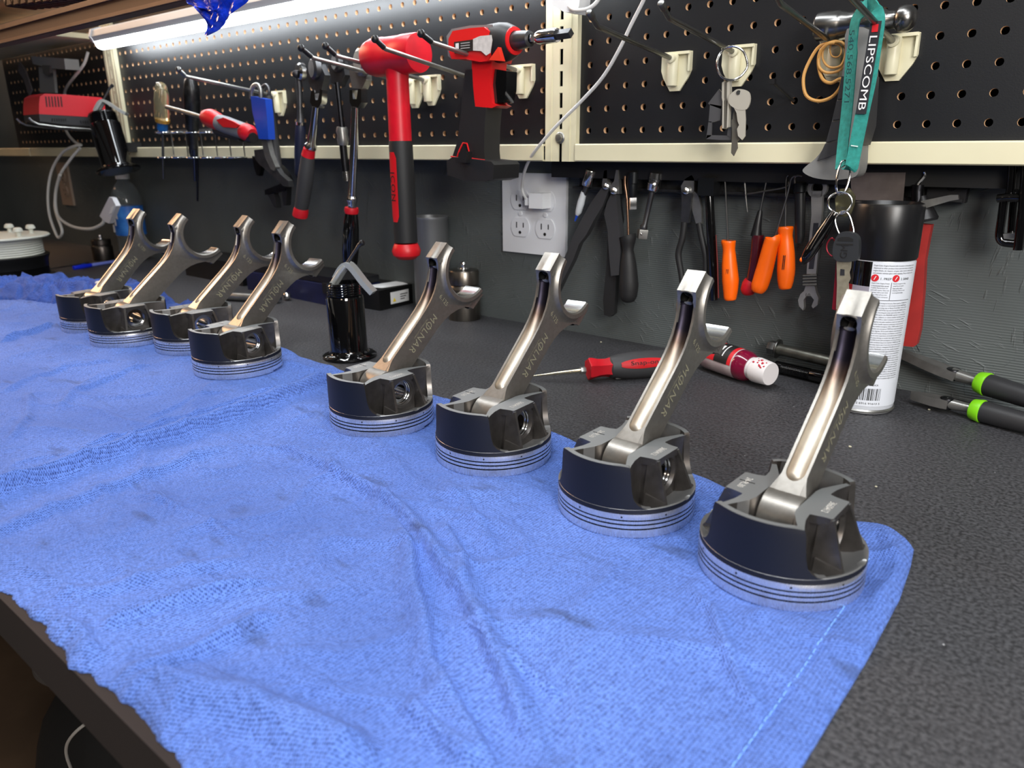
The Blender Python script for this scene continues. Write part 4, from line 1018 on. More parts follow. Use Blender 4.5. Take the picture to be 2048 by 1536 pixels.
text('woven_lettering', 'LIPSCOMB', (qb-qa).length*.80, .0060, inkwht, pt, qa.lerp(qb, .555)+nn*.0016, dd, -wv if dd.cross(-wv).dot(nn) > 0 else wv)
fl = MB().box(qa.lerp(qb, .075)+nn*.0012, (.005, .0004, .006)); obj('flag_emblem', fl, inkred, pt)
qc = at(1705, 60, Y=Yl+.0055); qd = at(1694, 205, Y=Yl+.0075); d2 = (qd-qc).normalized()
text('woven_digits', '540.568.5271', (qd-qc).length, .0052, mat('dark_teal_ink', (14, 62, 66), .8), strap, qc.lerp(qd, .5)+Vector((0, -.0012, 0)), d2, Vector((1, -.35, 0)))
obj('hem_seam', MB().ribbon([at(1702, 291, Y=Yl-.002), at(1716, 293, Y=Yl-.002)], .0010, .0006, Vector((0, 0, 1))), mat('seam_white', (190, 214, 208), .8), strap)

def ringm(pts, Y0, r, n=10): return MB().tube([at(x, y, Y=Y0+dy) for x, y, dy in pts], r, n, closed=True, smooth=5)
tag(obj('key_ring', ringm([(1683, 324, 0), (1676, 345, -.004), (1672, 372, -.006), (1676, 388, -.003), (1688, 385, .002), (1698, 360, .006), (1700, 335, .006), (1692, 322, .003)], Yl, .0010), chrome), 'long bent split ring threaded through the bottom of the teal lanyard', 'key ring', None)
tag(obj('key_ring', ringm([(1680, 384, 0), (1662, 392, -.002), (1656, 405, -.003), (1660, 418, -.002), (1680, 428, 0), (1698, 418, .002), (1704, 403, .003), (1697, 389, .002)], Yl-.004, .0009), chrome), 'round split ring hanging below the lanyard beside the black fob', 'key ring', None)
tag(obj('key_ring', ringm([(1684, 423, 0), (1671, 436, -.001), (1673, 455, -.002), (1683, 474, -.002), (1696, 472, 0), (1707, 465, .001), (1702, 440, .002), (1695, 426, .001)], Yl-.007, .0009), chrome), 'lowest split ring carrying the black headed car key', 'key ring', None)
t = thing('key_fob', 'glossy black pocket knife shaped fob beside the car key', 'key fob', at(1650, 480, Y=Yl))
fa = at(1671, 424, Y=Yl-.004); fb = at(1609, 522, Y=Yl-.010); fd = (fb-fa).normalized()
obj('case', MB().tube([fa, fa.lerp(fb, .15), fa.lerp(fb, .45), fa.lerp(fb, .8), fb.lerp(fa, .04), fb+fd*.003], [.0035, .0048, .0060, .0058, .0045, .0015], 20, smooth=3), blackgl, t)
obj('case_seam', MB().tube([fa+Vector((0, -.0046, .002)), fa.lerp(fb, .5)+Vector((0, -.0063, .001)), fb.lerp(fa, .08)+Vector((0, -.0045, 0))], .0004, 6, smooth=4), dsteel, t)
obj('orange_end', MB().sphere(fb+Vector((-.002, 0, .001)), .0028), orange, t)
Yk = Yl-.010
t = thing('car_key', 'car key with black rubber head and worn nickel blade', 'key', at(1690, 560, Y=Yk))
kh = MB().trace([(1673, 474), (1682, 465), (1702, 465), (1715, 474), (1718, 490), (1716, 515), (1710, 522), (1680, 523), (1667, 516), (1665, 500), (1668, 485)], Yk-.004, .008, bev=.0018, seg=3, sm=3)
h_ = obj('head', kh, mat('key_rubber', (38, 40, 43), .5), t)
obj('head_slot', MB().trace([(1675, 477), (1683, 474), (1698, 474), (1706, 478), (1706, 483), (1675, 482)], Yk-.0043, .0086, bev=.0008), inkblk, h_)
obj('head_bar', MB().trace([(1672, 487), (1706, 488), (1706, 491), (1672, 490)], Yk-.0043, .001), inkblk, h_)
text('moulded_lettering', 'GM', .0125, .0062, inkblk, h_, at(1688, 503, Y=Yk-.0044), (0,0,1), (-1,0,0))
kb = MB().trace([(1673, 520), (1702, 522), (1701, 536), (1698, 545), (1700, 558), (1696, 566), (1697, 580), (1692, 592), (1690, 610), (1686, 622), (1672, 618), (1674, 570)], Yk-.0012, .0024, bev=.0004)
bl = obj('blade', kb, mat('worn_nickel', (168, 160, 138), .38, .6, var=.12, vscale=200), t)
obj('blade_slot', MB().trace([(1681, 538), (1689, 539), (1689, 551), (1680, 551)], Yk-.0016, .001, bev=.0003), dsteel, bl)
t = thing('spare_key', 'red edged key hanging behind the car key', 'key', at(1672, 590, Y=Yk+.006))
obj('blade', MB().trace([(1672, 522), (1682, 524), (1680, 560), (1678, 600), (1674, 622), (1664, 618), (1668, 575)], Yk+.006, .002, bev=.0003), mat('key_red_enamel', (142, 22, 40), .4), t)
tag(obj('key_ring', ringm([(1664, 476, 0), (1654, 488, 0), (1655, 503, 0), (1666, 512, 0), (1672, 490, .002)], Yk+.004, .0008), mat('red_ring', (150, 40, 52), .35, .6)), 'small reddish ring behind the black headed car key', 'key ring', None)
t = thing('shop_key', 'brass coloured house key with faint lettering behind the split rings', 'key', at(1700, 420, Y=Yl+.006))
obj('bow', MB().trace([(1680, 378), (1698, 376), (1710, 392), (1709, 410), (1702, 428), (1690, 434), (1672, 430), (1670, 398)], Yl+.006, .002, bev=.0004), mat('nickel_brass', (150, 146, 112), .35, 1.0), t)
text('bow_lettering', 'LOWES', .008, .0025, inkgry, t, at(1684, 416, Y=Yl+.0055), (1,0,0), (0,0,1))

# ================================================================== HOUSE KEYS
Yk = -.05
t = thing('key_ring', 'large split ring on the second right hook holding several house keys', 'key ring', at(1463, 150, Y=Yk))
obj('ring', MB().tube([at(x, y, Y=Yk+dy) for x, y, dy in [(1456, 95, 0), (1470, 93, .002), (1486, 102, .004), (1494, 122, .005), (1493, 138, .004), (1478, 155, 0), (1462, 160, -.003), (1444, 154, -.005), (1435, 136, -.005), (1436, 118, -.004), (1444, 103, -.002)]], .0012, 10, closed=True, smooth=5), chrome, t)
nick = mat('key_nickel', (216, 211, 196), .35, .5); bras = mat('key_worn_steel', (120, 116, 106), .4, .6)
def key(label, bow, blade, Y0, m_, th=.002):
    t = thing('house_key', label, 'key', at(*bow[0], Y=Y0))
    obj('bow', MB().trace(bow, Y0, th, bev=.0004, sm=3), m_, t); obj('blade', MB().trace(blade, Y0+.0003, th*.8, bev=.0003), m_, t)
    return t
k = key('bright nickel house key, front one with a hexagonal head', [(1476, 178), (1490, 180), (1499, 187), (1500, 204), (1493, 218), (1480, 220), (1470, 217), (1458, 207), (1458, 192), (1467, 183)], [(1468, 216), (1490, 218), (1491, 240), (1490, 272), (1484, 280), (1476, 272), (1474, 258), (1478, 250), (1475, 242), (1473, 226)], Yk-.006, nick)
obj('bow_hole', MB().cyl(at(1477, 185, Y=Yk-.0066), at(1477, 185, Y=Yk-.003), .0022, n=16), inkblk, k)
key('dark worn house key hanging lowest on the key ring', [(1468, 222), (1478, 220), (1485, 228), (1482, 240), (1466, 240)], [(1464, 238), (1476, 238), (1477, 260), (1478, 278), (1474, 284), (1475, 296), (1467, 312), (1462, 306), (1464, 270)], Yk-.001, bras)
t = thing('bottle_opener', 'grey metal house shaped bottle opener on the key ring', 'bottle opener', at(1440, 275, Y=Yk))
op = MB()
for q in ([(1438, 178), (1446, 188), (1446, 200), (1442, 218), (1420, 210), (1416, 207)], [(1420, 208), (1443, 212), (1440, 240), (1431, 243), (1422, 245), (1417, 244)], [(1417, 243), (1423, 243), (1422, 272), (1412, 278)], [(1412, 278), (1414, 270), (1454, 271), (1462, 276), (1462, 280), (1440, 280)], [(1454, 272), (1455, 262), (1461, 240), (1465, 240), (1462, 276)]):
    op.trace(q, Yk+.003, .0022, bev=.0002)
obj('plate', op, mat('dull_steel_plate', (96, 96, 98), .4, .5), t)
for i, (a, b) in enumerate((((1447, 165), (1446, 255)), ((1452, 165), (1450, 256)), ((1457, 165), (1455, 254)))):
    m_ = MB(); m_.trace([(a[0]-3, a[1]), (a[0]+2, a[1]-3), (a[0]+2.5, a[1]+32), (a[0]+1, a[1]+38), (b[0]+2, b[1]), (b[0]-2, b[1]+2), (a[0]-2, a[1]+38), (a[0]-3.5, a[1]+30)], Yk-.002-.0005*i, .006, bev=.0004)
    tag(obj('house_key', m_, nick if i != 1 else bras), 'house key seen edge on, %s of three packed together' % ('left', 'middle', 'right')[i], 'key')

# ================================================================== OUTLET, PLUG AND CORDS
Yw = .061
ox, oz = at(1071, 428, Y=Yw).x, at(1071, 428, Y=Yw).z
def outlet(cx, cz, w_, h_, label, m1, gang=2):
    t = thing('wall_outlet', label, 'outlet', (cx, Yw, cz-h_/2))
    obj('cover_plate', MB().box((cx, Yw-.003, cz), (w_, .006, h_), bev=.0028, seg=3), m1, t)
    for gx in ((-.023, .023) if gang == 2 else (0,)):
        for gz in (.0195, -.0195):
            c = Vector((cx+gx, Yw-.0066, cz+gz))
            pl = [(.0172*math.cos(a)*1.0, max(-.0138, min(.0138, .0172*math.sin(a)))) for a in [2*PI*k/40 for k in range(40)]]
            f_ = obj('receptacle', MB().prism([(c.x+x, c.z+z) for x, z in pl], (0, c.y, 0), (1,0,0), (0,0,1), -.001, .0012, bev=.0004), m1, t)
            obj('slots', MB().box((c.x-.0063, c.y-.0010, c.z+.003), (.0016, .0012, .0085)).box((c.x+.0063, c.y-.0010, c.z+.003), (.0016, .0012, .0070)).cyl((c.x, c.y-.0016, c.z-.0078), (c.x, c.y+.0004, c.z-.0078), .0024, n=14), inkblk, f_)
        obj('screw', MB().lathe([(0, 0), (.003, .0002), (.0036, .0012), (.0036, .002)], (cx+gx, Yw-.0080, cz), (0,1,0), 16), m1, t)
    return t
outlet(ox, oz, .116, .1155, 'white four socket wall outlet on the grey wall', mat('outlet_white', (216, 218, 222), .35))
a = at(133, 368, Y=Yw); outlet(a.x, a.z, .072, .115, 'dim single outlet at the far left behind the looped white cord', mat('outlet_dim', (150, 132, 118), .5), 1)
# plug and cord on the right outlet
pc = Vector((ox+.023, Yw-.0066, oz+.0195))
t = thing('power_cord', 'white power cord with small plug pushed into the upper right socket', 'cord', (pc.x, pc.y, pc.z-.012))
obj('plug', MB().box((pc.x-.002, pc.y-.011, pc.z+.0015), (.024, .020, .021), bev=.003, seg=3).box((pc.x-.018, pc.y-.011, pc.z-.0005), (.013, .012, .010), bev=.002, seg=2), whitep, t)
pts = [Vector((pc.x-.022, pc.y-.011, pc.z-.001)), at(1048, 390, Y=.035), at(1044, 372, Y=.03), at(1050, 340, Y=.01), at(1068, 305, Y=-.015), at(1110, 255, Y=-.025), at(1160, 205, Y=-.03), at(1205, 155, Y=-.035), at(1238, 100, Y=-.04), at(1262, 50, Y=-.045), at(1285, 5, Y=-.05), at(1300, -30, Y=-.055), at(1310, -60, Y=-.06)]
obj('cord_run', MB().tube(pts, .0021, 12, smooth=6), whitec, t)
t = thing('cord_adapter', 'white plastic cord adapter at the top of the slotted upright', 'adapter', at(1130, 12, Y=-.03))
obj('body', MB().trace([(1100, -12), (1125, -20), (1160, -8), (1158, 12), (1150, 26), (1128, 24), (1104, 10)], -.045, .022, bev=.004, seg=3), whitep, t)
obj('lead', MB().tube([at(1138, 12, Y=-.047), at(1150, 20, Y=-.05), at(1175, 18, Y=-.052), at(1195, 2, Y=-.05), at(1205, -25, Y=-.05)], .0022, 10, smooth=5), whitec, t)

# ================================================================== MAGNETIC STRIP AND ITS TOOLS
zs = .2185
t = thing('magnetic_strip', 'long black magnetic tool strip screwed to the wall under the right pegboard', 'tool rack', (.18, .055, .197))
xs0, xs1 = at(1160, 370, Y=.045).x, at(1925, 370, Y=.045).x
obj('bar', MB().box(((xs0+xs1)/2, .052, zs), (xs1-xs0, .017, .020), bev=.001).box(((xs0+xs1)/2, .047, zs-.0105), (xs1-xs0+.008, .028, .003), bev=.0006), mat('dusty_black_strip', (26, 26, 27), .45, var=.4, vscale=240), t)
obj('end_bracket', MB().box((xs1-.012, .0465, zs), (.035, .014, .026), bev=.001), blackp, t)
obj('screw', MB().lathe([(0, 0), (.0042, .0003), (.0046, .002)], (xs1-.008, .0375, zs+.003), (0,1,0), 18).box((xs1-.008, .0374, zs+.003), (.005, .0006, .0009)).box((xs1-.008, .0374, zs+.003), (.0009, .0006, .005)), gunmet, t)
YS = .034      # face of the strip
def pxr(x, y, w_, Y0): return w_/2*(at(x, y, Y=Y0)-CAM).dot(_f)/FPX
def rod2(a, b, wa, wb, Y0, n=20, bev=0):
    return MB().cyl(at(*a, Y=Y0), at(*b, Y=Y0), pxr(*a, wa, Y0), pxr(*b, wb, Y0), n, bev=bev)
def multi(pts, Y0, n=20, smooth=0, oct_=False):
    P_ = [at(x, y, Y=Y0) for x, y, w_ in pts]; R_ = [pxr(x, y, w_, Y0) for x, y, w_ in pts]
    return MB().tube(P_, R_, n, smooth=smooth)
def wrap(name, label, cat, parts, base):
    t = thing(name, label, cat, base)
    for nm, mb_, mt in parts: obj(nm, mb_, mt, t)
    return t
Y = YS-.008
wrap('screwdriver', 'short blade in a chrome socket, leftmost tool on the magnetic strip', 'screwdriver', [('socket', rod2((1183, 340), (1174, 372), 24, 22, Y, bev=.001), chrome), ('shank', rod2((1174, 372), (1167, 390), 11, 11, Y), dsteel), ('clear_sleeve', multi([(1168, 384, 12), (1162, 405, 15), (1157, 424, 13), (1154, 430, 7)], Y), mat('frosted_sleeve', (200, 205, 208), .4)), ('blue_tip', multi([(1155, 428, 7), (1150, 442, 3)], Y, 12), bluegr)], at(1150, 445, Y=Y))
# two black pliers
def pliers_black(label, parts, base): return wrap('pliers', label, 'pliers', parts, base)
Y = YS-.010
pliers_black('black handled pliers with one long handle swung far left', [
 ('jaws', MB().trace([(1208, 342), (1214, 340), (1214, 362), (1222, 366), (1220, 382), (1204, 380), (1204, 368)], Y, .008, bev=.001), steel),
 ('left_handle', MB().trace([(1206, 372), (1218, 378), (1205, 412), (1188, 440), (1172, 470), (1158, 488), (1146, 520), (1130, 552), (1112, 590), (1100, 585), (1118, 540), (1136, 498), (1146, 472), (1162, 440), (1182, 405)], Y-.003, .010, bev=.003, seg=3), darkgrub),
 ('pivot', MB().cyl(at(1212, 373, Y=Y-.006), at(1212, 373, Y=Y+.006), .0042, n=20, bev=.001), chrome)], at(1150, 590, Y=Y))
pliers_black('black handled pliers hanging straight, left of the black screwdriver', [
 ('jaws', MB().trace([(1232, 340), (1236, 340), (1238, 368), (1238, 388), (1222, 388), (1220, 372), (1228, 362)], Y-.002, .008, bev=.001), steel),
 ('front_handle', MB().trace([(1224, 384), (1232, 390), (1234, 420), (1240, 460), (1240, 510), (1238, 550), (1222, 552), (1218, 510), (1215, 460), (1208, 428), (1214, 405)], Y-.004, .010, bev=.003, seg=3), darkgrub),
 ('rear_handle', MB().trace([(1236, 396), (1242, 440), (1236, 480), (1232, 560), (1228, 628), (1220, 634), (1208, 630), (1206, 600), (1212, 540), (1216, 475), (1226, 440)], Y+.004, .008, bev=.003, seg=3), rubber),
 ('pivot', MB().cyl(at(1228, 382, Y=Y-.008), at(1228, 382, Y=Y+.004), .0045, n=20, bev=.001), chrome)], at(1220, 634, Y=Y))
Y = YS-.010
wrap('screwdriver', 'black handled screwdriver with copper tinted blade on the magnetic strip', 'screwdriver', [
 ('shank', multi([(1250, 352, 6), (1250, 370, 6), (1254, 400, 5), (1257, 472, 5)], Y, 12, 3), mat('coppery_steel', (150, 118, 96), .3, 1.0)),
 ('handle', multi([(1255, 471, 34), (1256, 478, 32), (1256, 500, 22), (1257, 530, 32), (1258, 570, 38), (1257, 592, 34), (1257, 602, 24), (1257, 605, 6)], Y, 24, 3), rubber)], at(1257, 606, Y=Y))
wrap('impact_socket', 'black impact socket with a square chrome drive below it', 'socket', [
 ('socket_body', multi([(1267, 344, 23), (1266, 366, 23), (1265, 368, 21), (1265, 386, 19), (1265, 395, 12)], YS-.009, 24), mat('black_oxide', (34, 36, 38), .4, .6)),
 ('square_drive', MB().cyl(at(1265, 395, Y=YS-.009), at(1265, 419, Y=YS-.009), .0058, n=4, bev=.0005), chrome)], at(1265, 420, Y=YS-.009))
wrap('socket_extension', 'chrome socket on a short slanted extension with ball end', 'socket', [
 ('socket_body', multi([(1313, 346, 26), (1311, 358, 27), (1310.5, 359, 25), (1309, 366, 25), (1308, 367, 27), (1305, 380, 24), (1304, 384, 12)], YS-.009, 28), chrome),
 ('shaft', multi([(1304, 384, 12), (1297, 415, 11), (1290, 448, 10), (1288, 452, 15), (1287, 458, 15), (1286, 460, 12)], YS-.009, 20), dsteel),
 ('drive_end', MB().cyl(at(1286, 458, Y=YS-.009), at(1283, 477, Y=YS-.009), .0078, n=4, bev=.001), steel),
 ('ball_detent', MB().sphere(at(1283, 468, Y=YS-.0155), .0016), chrome)], at(1283, 478, Y=YS-.009))
Y = YS-.010
wrap('cutting_pliers', 'steel cutting pliers with thin black handles spread apart', 'pliers', [
 ('jaws', MB().trace([(1383, 350), (1388, 357), (1388, 380), (1384, 392), (1372, 394), (1363, 384), (1362, 372), (1370, 358)], Y, .008, bev=.0012), steel),
 ('arm', MB().trace([(1363, 386), (1384, 386), (1380, 420), (1376, 446), (1362, 446), (1363, 415)], Y-.002, .006, bev=.001), dsteel),
 ('arm', MB().trace([(1386, 380), (1396, 390), (1402, 415), (1403, 448), (1392, 448), (1384, 420), (1384, 400)], Y+.002, .006, bev=.001), steel),
 ('left_handle', multi([(1369, 444, 13), (1365, 475, 13), (1358, 500, 13), (1357, 515, 13), (1362, 545, 12), (1367, 580, 12), (1368, 590, 8)], Y, 14, 4), rubber),
 ('right_handle', multi([(1398, 446, 12), (1402, 470, 12), (1410, 505, 12), (1412, 525, 12), (1411, 570, 12), (1411, 590, 10)], Y+.003, 14, 4), rubber),
 ('pivot', MB().cyl(at(1372, 382, Y=Y-.005), at(1372, 382, Y=Y+.006), .0042, n=20, bev=.001), chrome)], at(1385, 590, Y=Y))
wrap('breaker_bar', 'plain black steel bar with square head hanging on the magnetic strip', 'bar', [
 ('head', MB().box(at(1418, 373, Y=YS-.010), (.020, .018, .020), bev=.002), mat('black_oxide', (34, 36, 38), .4, .6)),
 ('bar', multi([(1418, 384, 17), (1422, 460, 19), (1425, 530, 19), (1427, 600, 17)], YS-.010, 20), blackgl),
 ('red_edge', multi([(1432, 470, 2), (1435, 530, 3), (1437, 596, 3)], YS-.014, 8), mat('dull_red', (96, 22, 16), .6))], at(1426, 602, Y=YS-.01))
def pick(label, shaft, hdl, Y0, hm=orange, extra=()):
    return wrap('hook_pick', label, 'pick', [('shaft', multi(shaft, Y0, 10, 3), zinc), ('handle', multi(hdl, Y0, 24, 3), hm)]+list(extra), at(hdl[-1][0], hdl[-1][1], Y=Y0))
def otext(t, c, s_, Y0):
    for k in range(2): obj('printed_line', MB().box(at(c[0]+k*3, c[1], Y=Y0), (.0008, .0002, .016)), inkblk, [o for o in t.children if o.name.startswith('handle')][0])
Yp = YS-.008
t = pick('orange handled hook pick, leftmost of the orange ones', [(1462, 339, 2.5), (1454, 339, 3), (1449, 344, 3.5), (1451, 380, 3.5), (1456, 484, 4)], [(1457, 481, 26), (1457, 484, 29), (1458, 500, 24), (1459, 530, 30), (1461, 560, 33), (1461, 582, 29), (1460, 598, 24), (1460, 601, 12)], Yp); otext(t, (1452, 552), 1, Yp-.0092)
t = pick('orange handled pick tilted across the dark red one', [(1592, 352, 3), (1586, 354, 3.5), (1581, 362, 4), (1576, 385, 4), (1563, 430, 4), (1548, 478, 4)], [(1546, 475, 26), (1546, 478, 31), (1541, 492, 30), (1534, 520, 32), (1526, 550, 34), (1519, 572, 33), (1514, 582, 24), (1513, 585, 8)], Yp-.014)
t = pick('orange handled pick hanging straight, rightmost of the orange ones', [(1577, 351, 2.5), (1573, 356, 3.5), (1572, 380, 3.5), (1571, 456, 4)], [(1571, 453, 26), (1571, 456, 31), (1571, 472, 27), (1572, 505, 33), (1572, 540, 35), (1571, 562, 31), (1570, 576, 24), (1570, 579, 10)], Yp-.004); otext(t, (1566, 525), 1, Yp-.0142)
t = pick('dark red pick with long black neck between the orange handles', [(1542, 337, 2.5), (1535, 355, 3.5), (1527, 390, 4), (1520, 424, 4)], [(1516, 470, 24), (1513, 510, 24), (1507, 550, 24), (1503, 562, 22), (1500, 568, 28), (1497, 580, 30), (1496, 587, 22), (1496, 590, 8)], Yp, mat('deep_red_clear', (70, 10, 20), .25, coat=.4),
     [('black_neck', multi([(1521, 420, 6), (1520, 424, 10), (1515, 450, 16), (1512, 472, 22)], Yp, 20), blackp), ('red_cap', multi([(1502, 560, 23), (1499, 568, 29), (1497, 580, 31), (1496, 588, 22), (1496, 591, 6)], Yp, 24, 2), redm)])
tag(obj('thin_pick', MB().tube([at(1489, 348, Y=Yp+.004), at(1489, 356, Y=Yp+.004), at(1492, 395, Y=Yp+.004), at(1495, 424, Y=Yp+.004)], [.0014, .0014, .0012, .0008], 8, smooth=2), zinc), 'short thin steel pick stuck on the strip between orange picks', 'pick')
tag(obj('wire_probe', MB().tube([at(1495, 388, Y=Yp-.002), at(1530, 382, Y=Yp-.003), at(1572, 374, Y=Yp-.002), at(1577, 362, Y=Yp-.001), at(1581, 354, Y=Yp)], .0010, 8, smooth=3), zinc), 'thin steel wire probe lying sideways across the picks', 'probe')
wrap('socket_extension', 'black socket extension hanging right of the orange picks', 'socket', [
 ('upper', multi([(1600, 366, 26), (1600, 384, 26), (1600, 386, 22)], YS-.009, 20), mat('black_oxide', (34, 36, 38), .4, .6)),
 ('bar', multi([(1600, 386, 21), (1600, 470, 19), (1599, 478, 17), (1598, 486, 14)], YS-.009, 20), blackp),
 ('hook_top', MB().tube([at(1590, 372, Y=YS-.01), at(1590, 356, Y=YS-.01), at(1596, 351, Y=YS-.01), at(1605, 353, Y=YS-.01)], .0012, 8, smooth=3), zinc)], at(1600, 488, Y=YS-.01))
# combination wrench
Y = YS-.006
wm = mat('satin_wrench_chrome', (170, 168, 164), .36, .6, var=.06, vscale=80)
t = thing('wrench', 'satin chrome combination wrench with open jaw at the bottom', 'wrench', at(1618, 622, Y=Y))
obj('box_end', MB().lathe([(.0062, -.003), (.0105, -.003), (.0105, .003), (.0062, .003)], at(1634, 376, Y=Y)+Vector((0, .003, 0)), (0,1,0), 36, closed=True), wm, t)
sh = obj('shaft', MB().trace([(1622, 382), (1645, 382), (1643, 430), (1638, 480), (1632, 548), (1613, 548), (1618, 480), (1623, 430)], Y, .006, bev=.0015, seg=2), wm, t)
obj('recess', MB().trace([(1627, 446), (1637, 446), (1632, 500), (1627, 538), (1617, 538), (1622, 490)], Y-.0003, .001, bev=.0003), dsteel, sh)
m_ = MB()
for k in range(4):
    a, b = at(1606, 551+k*6, Y=Y-.002), at(1634, 550+k*6, Y=Y-.002); m_.tube([a, b], .0014, 10)
obj('coil_rings', m_, chrome, t)
obj('open_jaw', MB().trace([(1611, 572), (1629, 572), (1632, 585), (1637, 596), (1635, 610), (1626, 617), (1623, 612), (1628, 600), (1622, 592), (1613, 592), (1607, 600), (1608, 614), (1606, 621), (1598, 612), (1596, 600), (1601, 588), (1608, 582)], Y+.0005, .007, bev=.001), wm, t)
text('size_mark', '10', .005, .0035, inkgry, t, at(1616, 590, Y=Y-.0001), (1,0,0), (0,0,1))
# scraper plate, S hook and red handled tool
tag(obj('scraper_blade', MB().trace([(1700, 345), (1811, 345), (1806, 402), (1704, 400)], YS-.012, .0014, bev=.0003), mat('scratched_brown_steel', (112, 102, 98), .4, .5, var=.15, vscale=60)), 'thin brownish steel scraper plate behind the spray can cap', 'scraper')
Y = YS-.012
rt = thing('lever_scraper', 'red handled tool with silver thumb lever hanging behind the spray can', 'scraper', at(1845, 692, Y=Y))
obj('handle', MB().trace([(1836, 448), (1863, 450), (1857, 480), (1850, 520), (1847, 580), (1840, 660), (1833, 690), (1826, 694), (1806, 692), (1812, 640), (1820, 560)], Y-.006, .012, bev=.004, seg=3), mat('worn_red', (150, 34, 30), .5, var=.15, vscale=30), rt)
obj('black_collar', MB().lathe([(0, 0), (.0115, .0005), (.0125, .003), (.0055, .022), (.0040, .026), (0, .026)], at(1850, 444, Y=Y), (-.25, 0, 1), 24), blackp, rt)
obj('post', rod2((1835, 405), (1835, 380), 22, 22, Y).lathe([(0, 0), (.0055, 0), (.0055, .006), (0, .006)], at(1835, 382, Y=Y), (0,0,1), 18), gunmet, rt)
obj('wire_hook', MB().tube([at(1834, 380, Y=Y), at(1835, 370, Y=Y), at(1847, 356, Y=Y), at(1850, 350, Y=Y), at(1849, 344, Y=Y)], .0014, 10, smooth=3), chrome, rt)
obj('thumb_lever', MB().trace([(1842, 402), (1900, 390), (1916, 390), (1917, 399), (1900, 402), (1846, 418)], Y-.010, .005, bev=.0012), steel, rt)
# black wire bracket at the right edge
Y = .015
t = thing('wire_bracket', 'glossy black wire bracket at the right edge of the picture', 'bracket', at(2030, 500, Y=Y))
obj('wire_loop', MB().tube([at(x, y, Y=Y) for x, y in [(2052, 296), (2038, 294), (2029, 300), (2026, 318), (2020, 390), (2010, 395), (2003, 440), (1999, 470), (2004, 483), (2020, 487), (2050, 489)]], .0038, 14, smooth=4), blackgl, t)
obj('wire_bar', MB().tube([at(1996, 397, Y=Y-.004), at(2014, 395, Y=Y-.006), at(2060, 396, Y=Y-.006)], .0040, 14), blackgl, t)
obj('rear_wires', MB().tube([at(2034, 330, Y=Y+.012), at(2028, 395, Y=Y+.012), at(2022, 470, Y=Y+.012)], .0034, 12).tube([at(2056, 300, Y=Y-.01), at(2046, 420, Y=Y-.01), at(2036, 500, Y=Y-.01)], .0042, 12), blackgl, t)
obj('metal_tab', MB().trace([(2006, 468), (2040, 466), (2040, 476), (2008, 478)], Y-.002, .01, bev=.0006), steel, t)
# ================================================================== CHROME RATCHETS ON THE LEFT HOOKS
bgrip = mat('dark_blue_grip', (18, 24, 48), .45)
Y = -.030
wrap('ratchet', 'small chrome ratchet with dark blue grip, leftmost of the ratchets', 'ratchet', [
 ('head', MB().lathe([(0, 0), (.011, 0), (.0135, .003), (.0135, .010), (.011, .013), (0, .013)], at(595, 143, Y=Y-.008), (.25,1,0), 28), chrome),
 ('selector', MB().cyl(at(592, 148, Y=Y-.010), at(592, 148, Y=Y-.006), .006, n=16, bev=.001), gunmet),
 ('shaft', multi([(597, 156, 12), (599, 175, 11), (600, 220, 10), (601, 236, 14), (601, 247, 18)], Y, 16), dsteel),
 ('collar', multi([(601, 244, 20), (601, 250, 20)], Y, 20), chrome),
 ('grip', multi([(601, 250, 18), (601, 262, 21), (600, 300, 22), (599, 345, 20), (599, 356, 12)], Y, 20, 2), bgrip)], at(600, 357, Y=Y))
Y = -.075
wrap('ratchet', 'flex head ratchet with red banded grey grip tilted on its hook', 'ratchet', [
 ('head', MB().lathe([(0, 0), (.012, 0), (.0155, .003), (.0155, .011), (.012, .014), (0, .014)], at(622, 137, Y=Y-.008), (.3,1,0), 28).trace([(612, 140), (640, 128), (650, 150), (643, 180), (628, 186), (616, 165)], Y-.002, .010, bev=.003), dsteel),
 ('fork', MB().trace([(622, 184), (628, 180), (631, 200), (636, 200), (640, 178), (645, 180), (643, 205), (637, 216), (626, 216), (620, 204)], Y-.003, .010, bev=.002), chrome),
 ('shaft', multi([(632, 214, 14), (628, 250, 15), (623, 286, 17), (622, 290, 24), (621, 296, 24), (620, 300, 17)], Y, 20), chrome),
 ('red_band', multi([(619, 298, 24), (616, 312, 27)], Y, 24), redm),
 ('grip', multi([(616, 312, 26), (612, 350, 31), (606, 395, 29), (602, 420, 26)], Y, 24, 3), greyrub if False else darkgrub),
 ('red_end', multi([(603, 414, 26), (602, 422, 30), (600, 432, 30), (600, 436, 22)], Y, 24), redm)], at(600, 437, Y=Y))
Y = -.045
wrap('ratchet', 'slim dark ratchet with narrow socket end between the two long ones', 'ratchet', [
 ('head', MB().lathe([(0, 0), (.010, 0), (.013, .003), (.013, .010), (.010, .013), (0, .013)], at(667, 125, Y=Y-.008), (.3,1,0), 24).trace([(655, 128), (685, 120), (690, 150), (680, 172), (664, 168)], Y, .010, bev=.003), dsteel),
 ('shaft', multi([(674, 165, 11), (679, 210, 10), (684, 255, 11)], Y, 16), gunmet),
 ('knurled_collar', multi([(684, 254, 20), (684, 262, 24), (685, 270, 21), (686, 278, 24), (686, 290, 20)], Y, 20), steel),
 ('lower_bar', multi([(686, 290, 15), (690, 330, 15), (692, 345, 14)], Y, 16), gunmet),
 ('socket_end', multi([(692, 343, 15), (694, 362, 15)], Y, 16), chrome)], at(694, 364, Y=Y))
Y = -.085
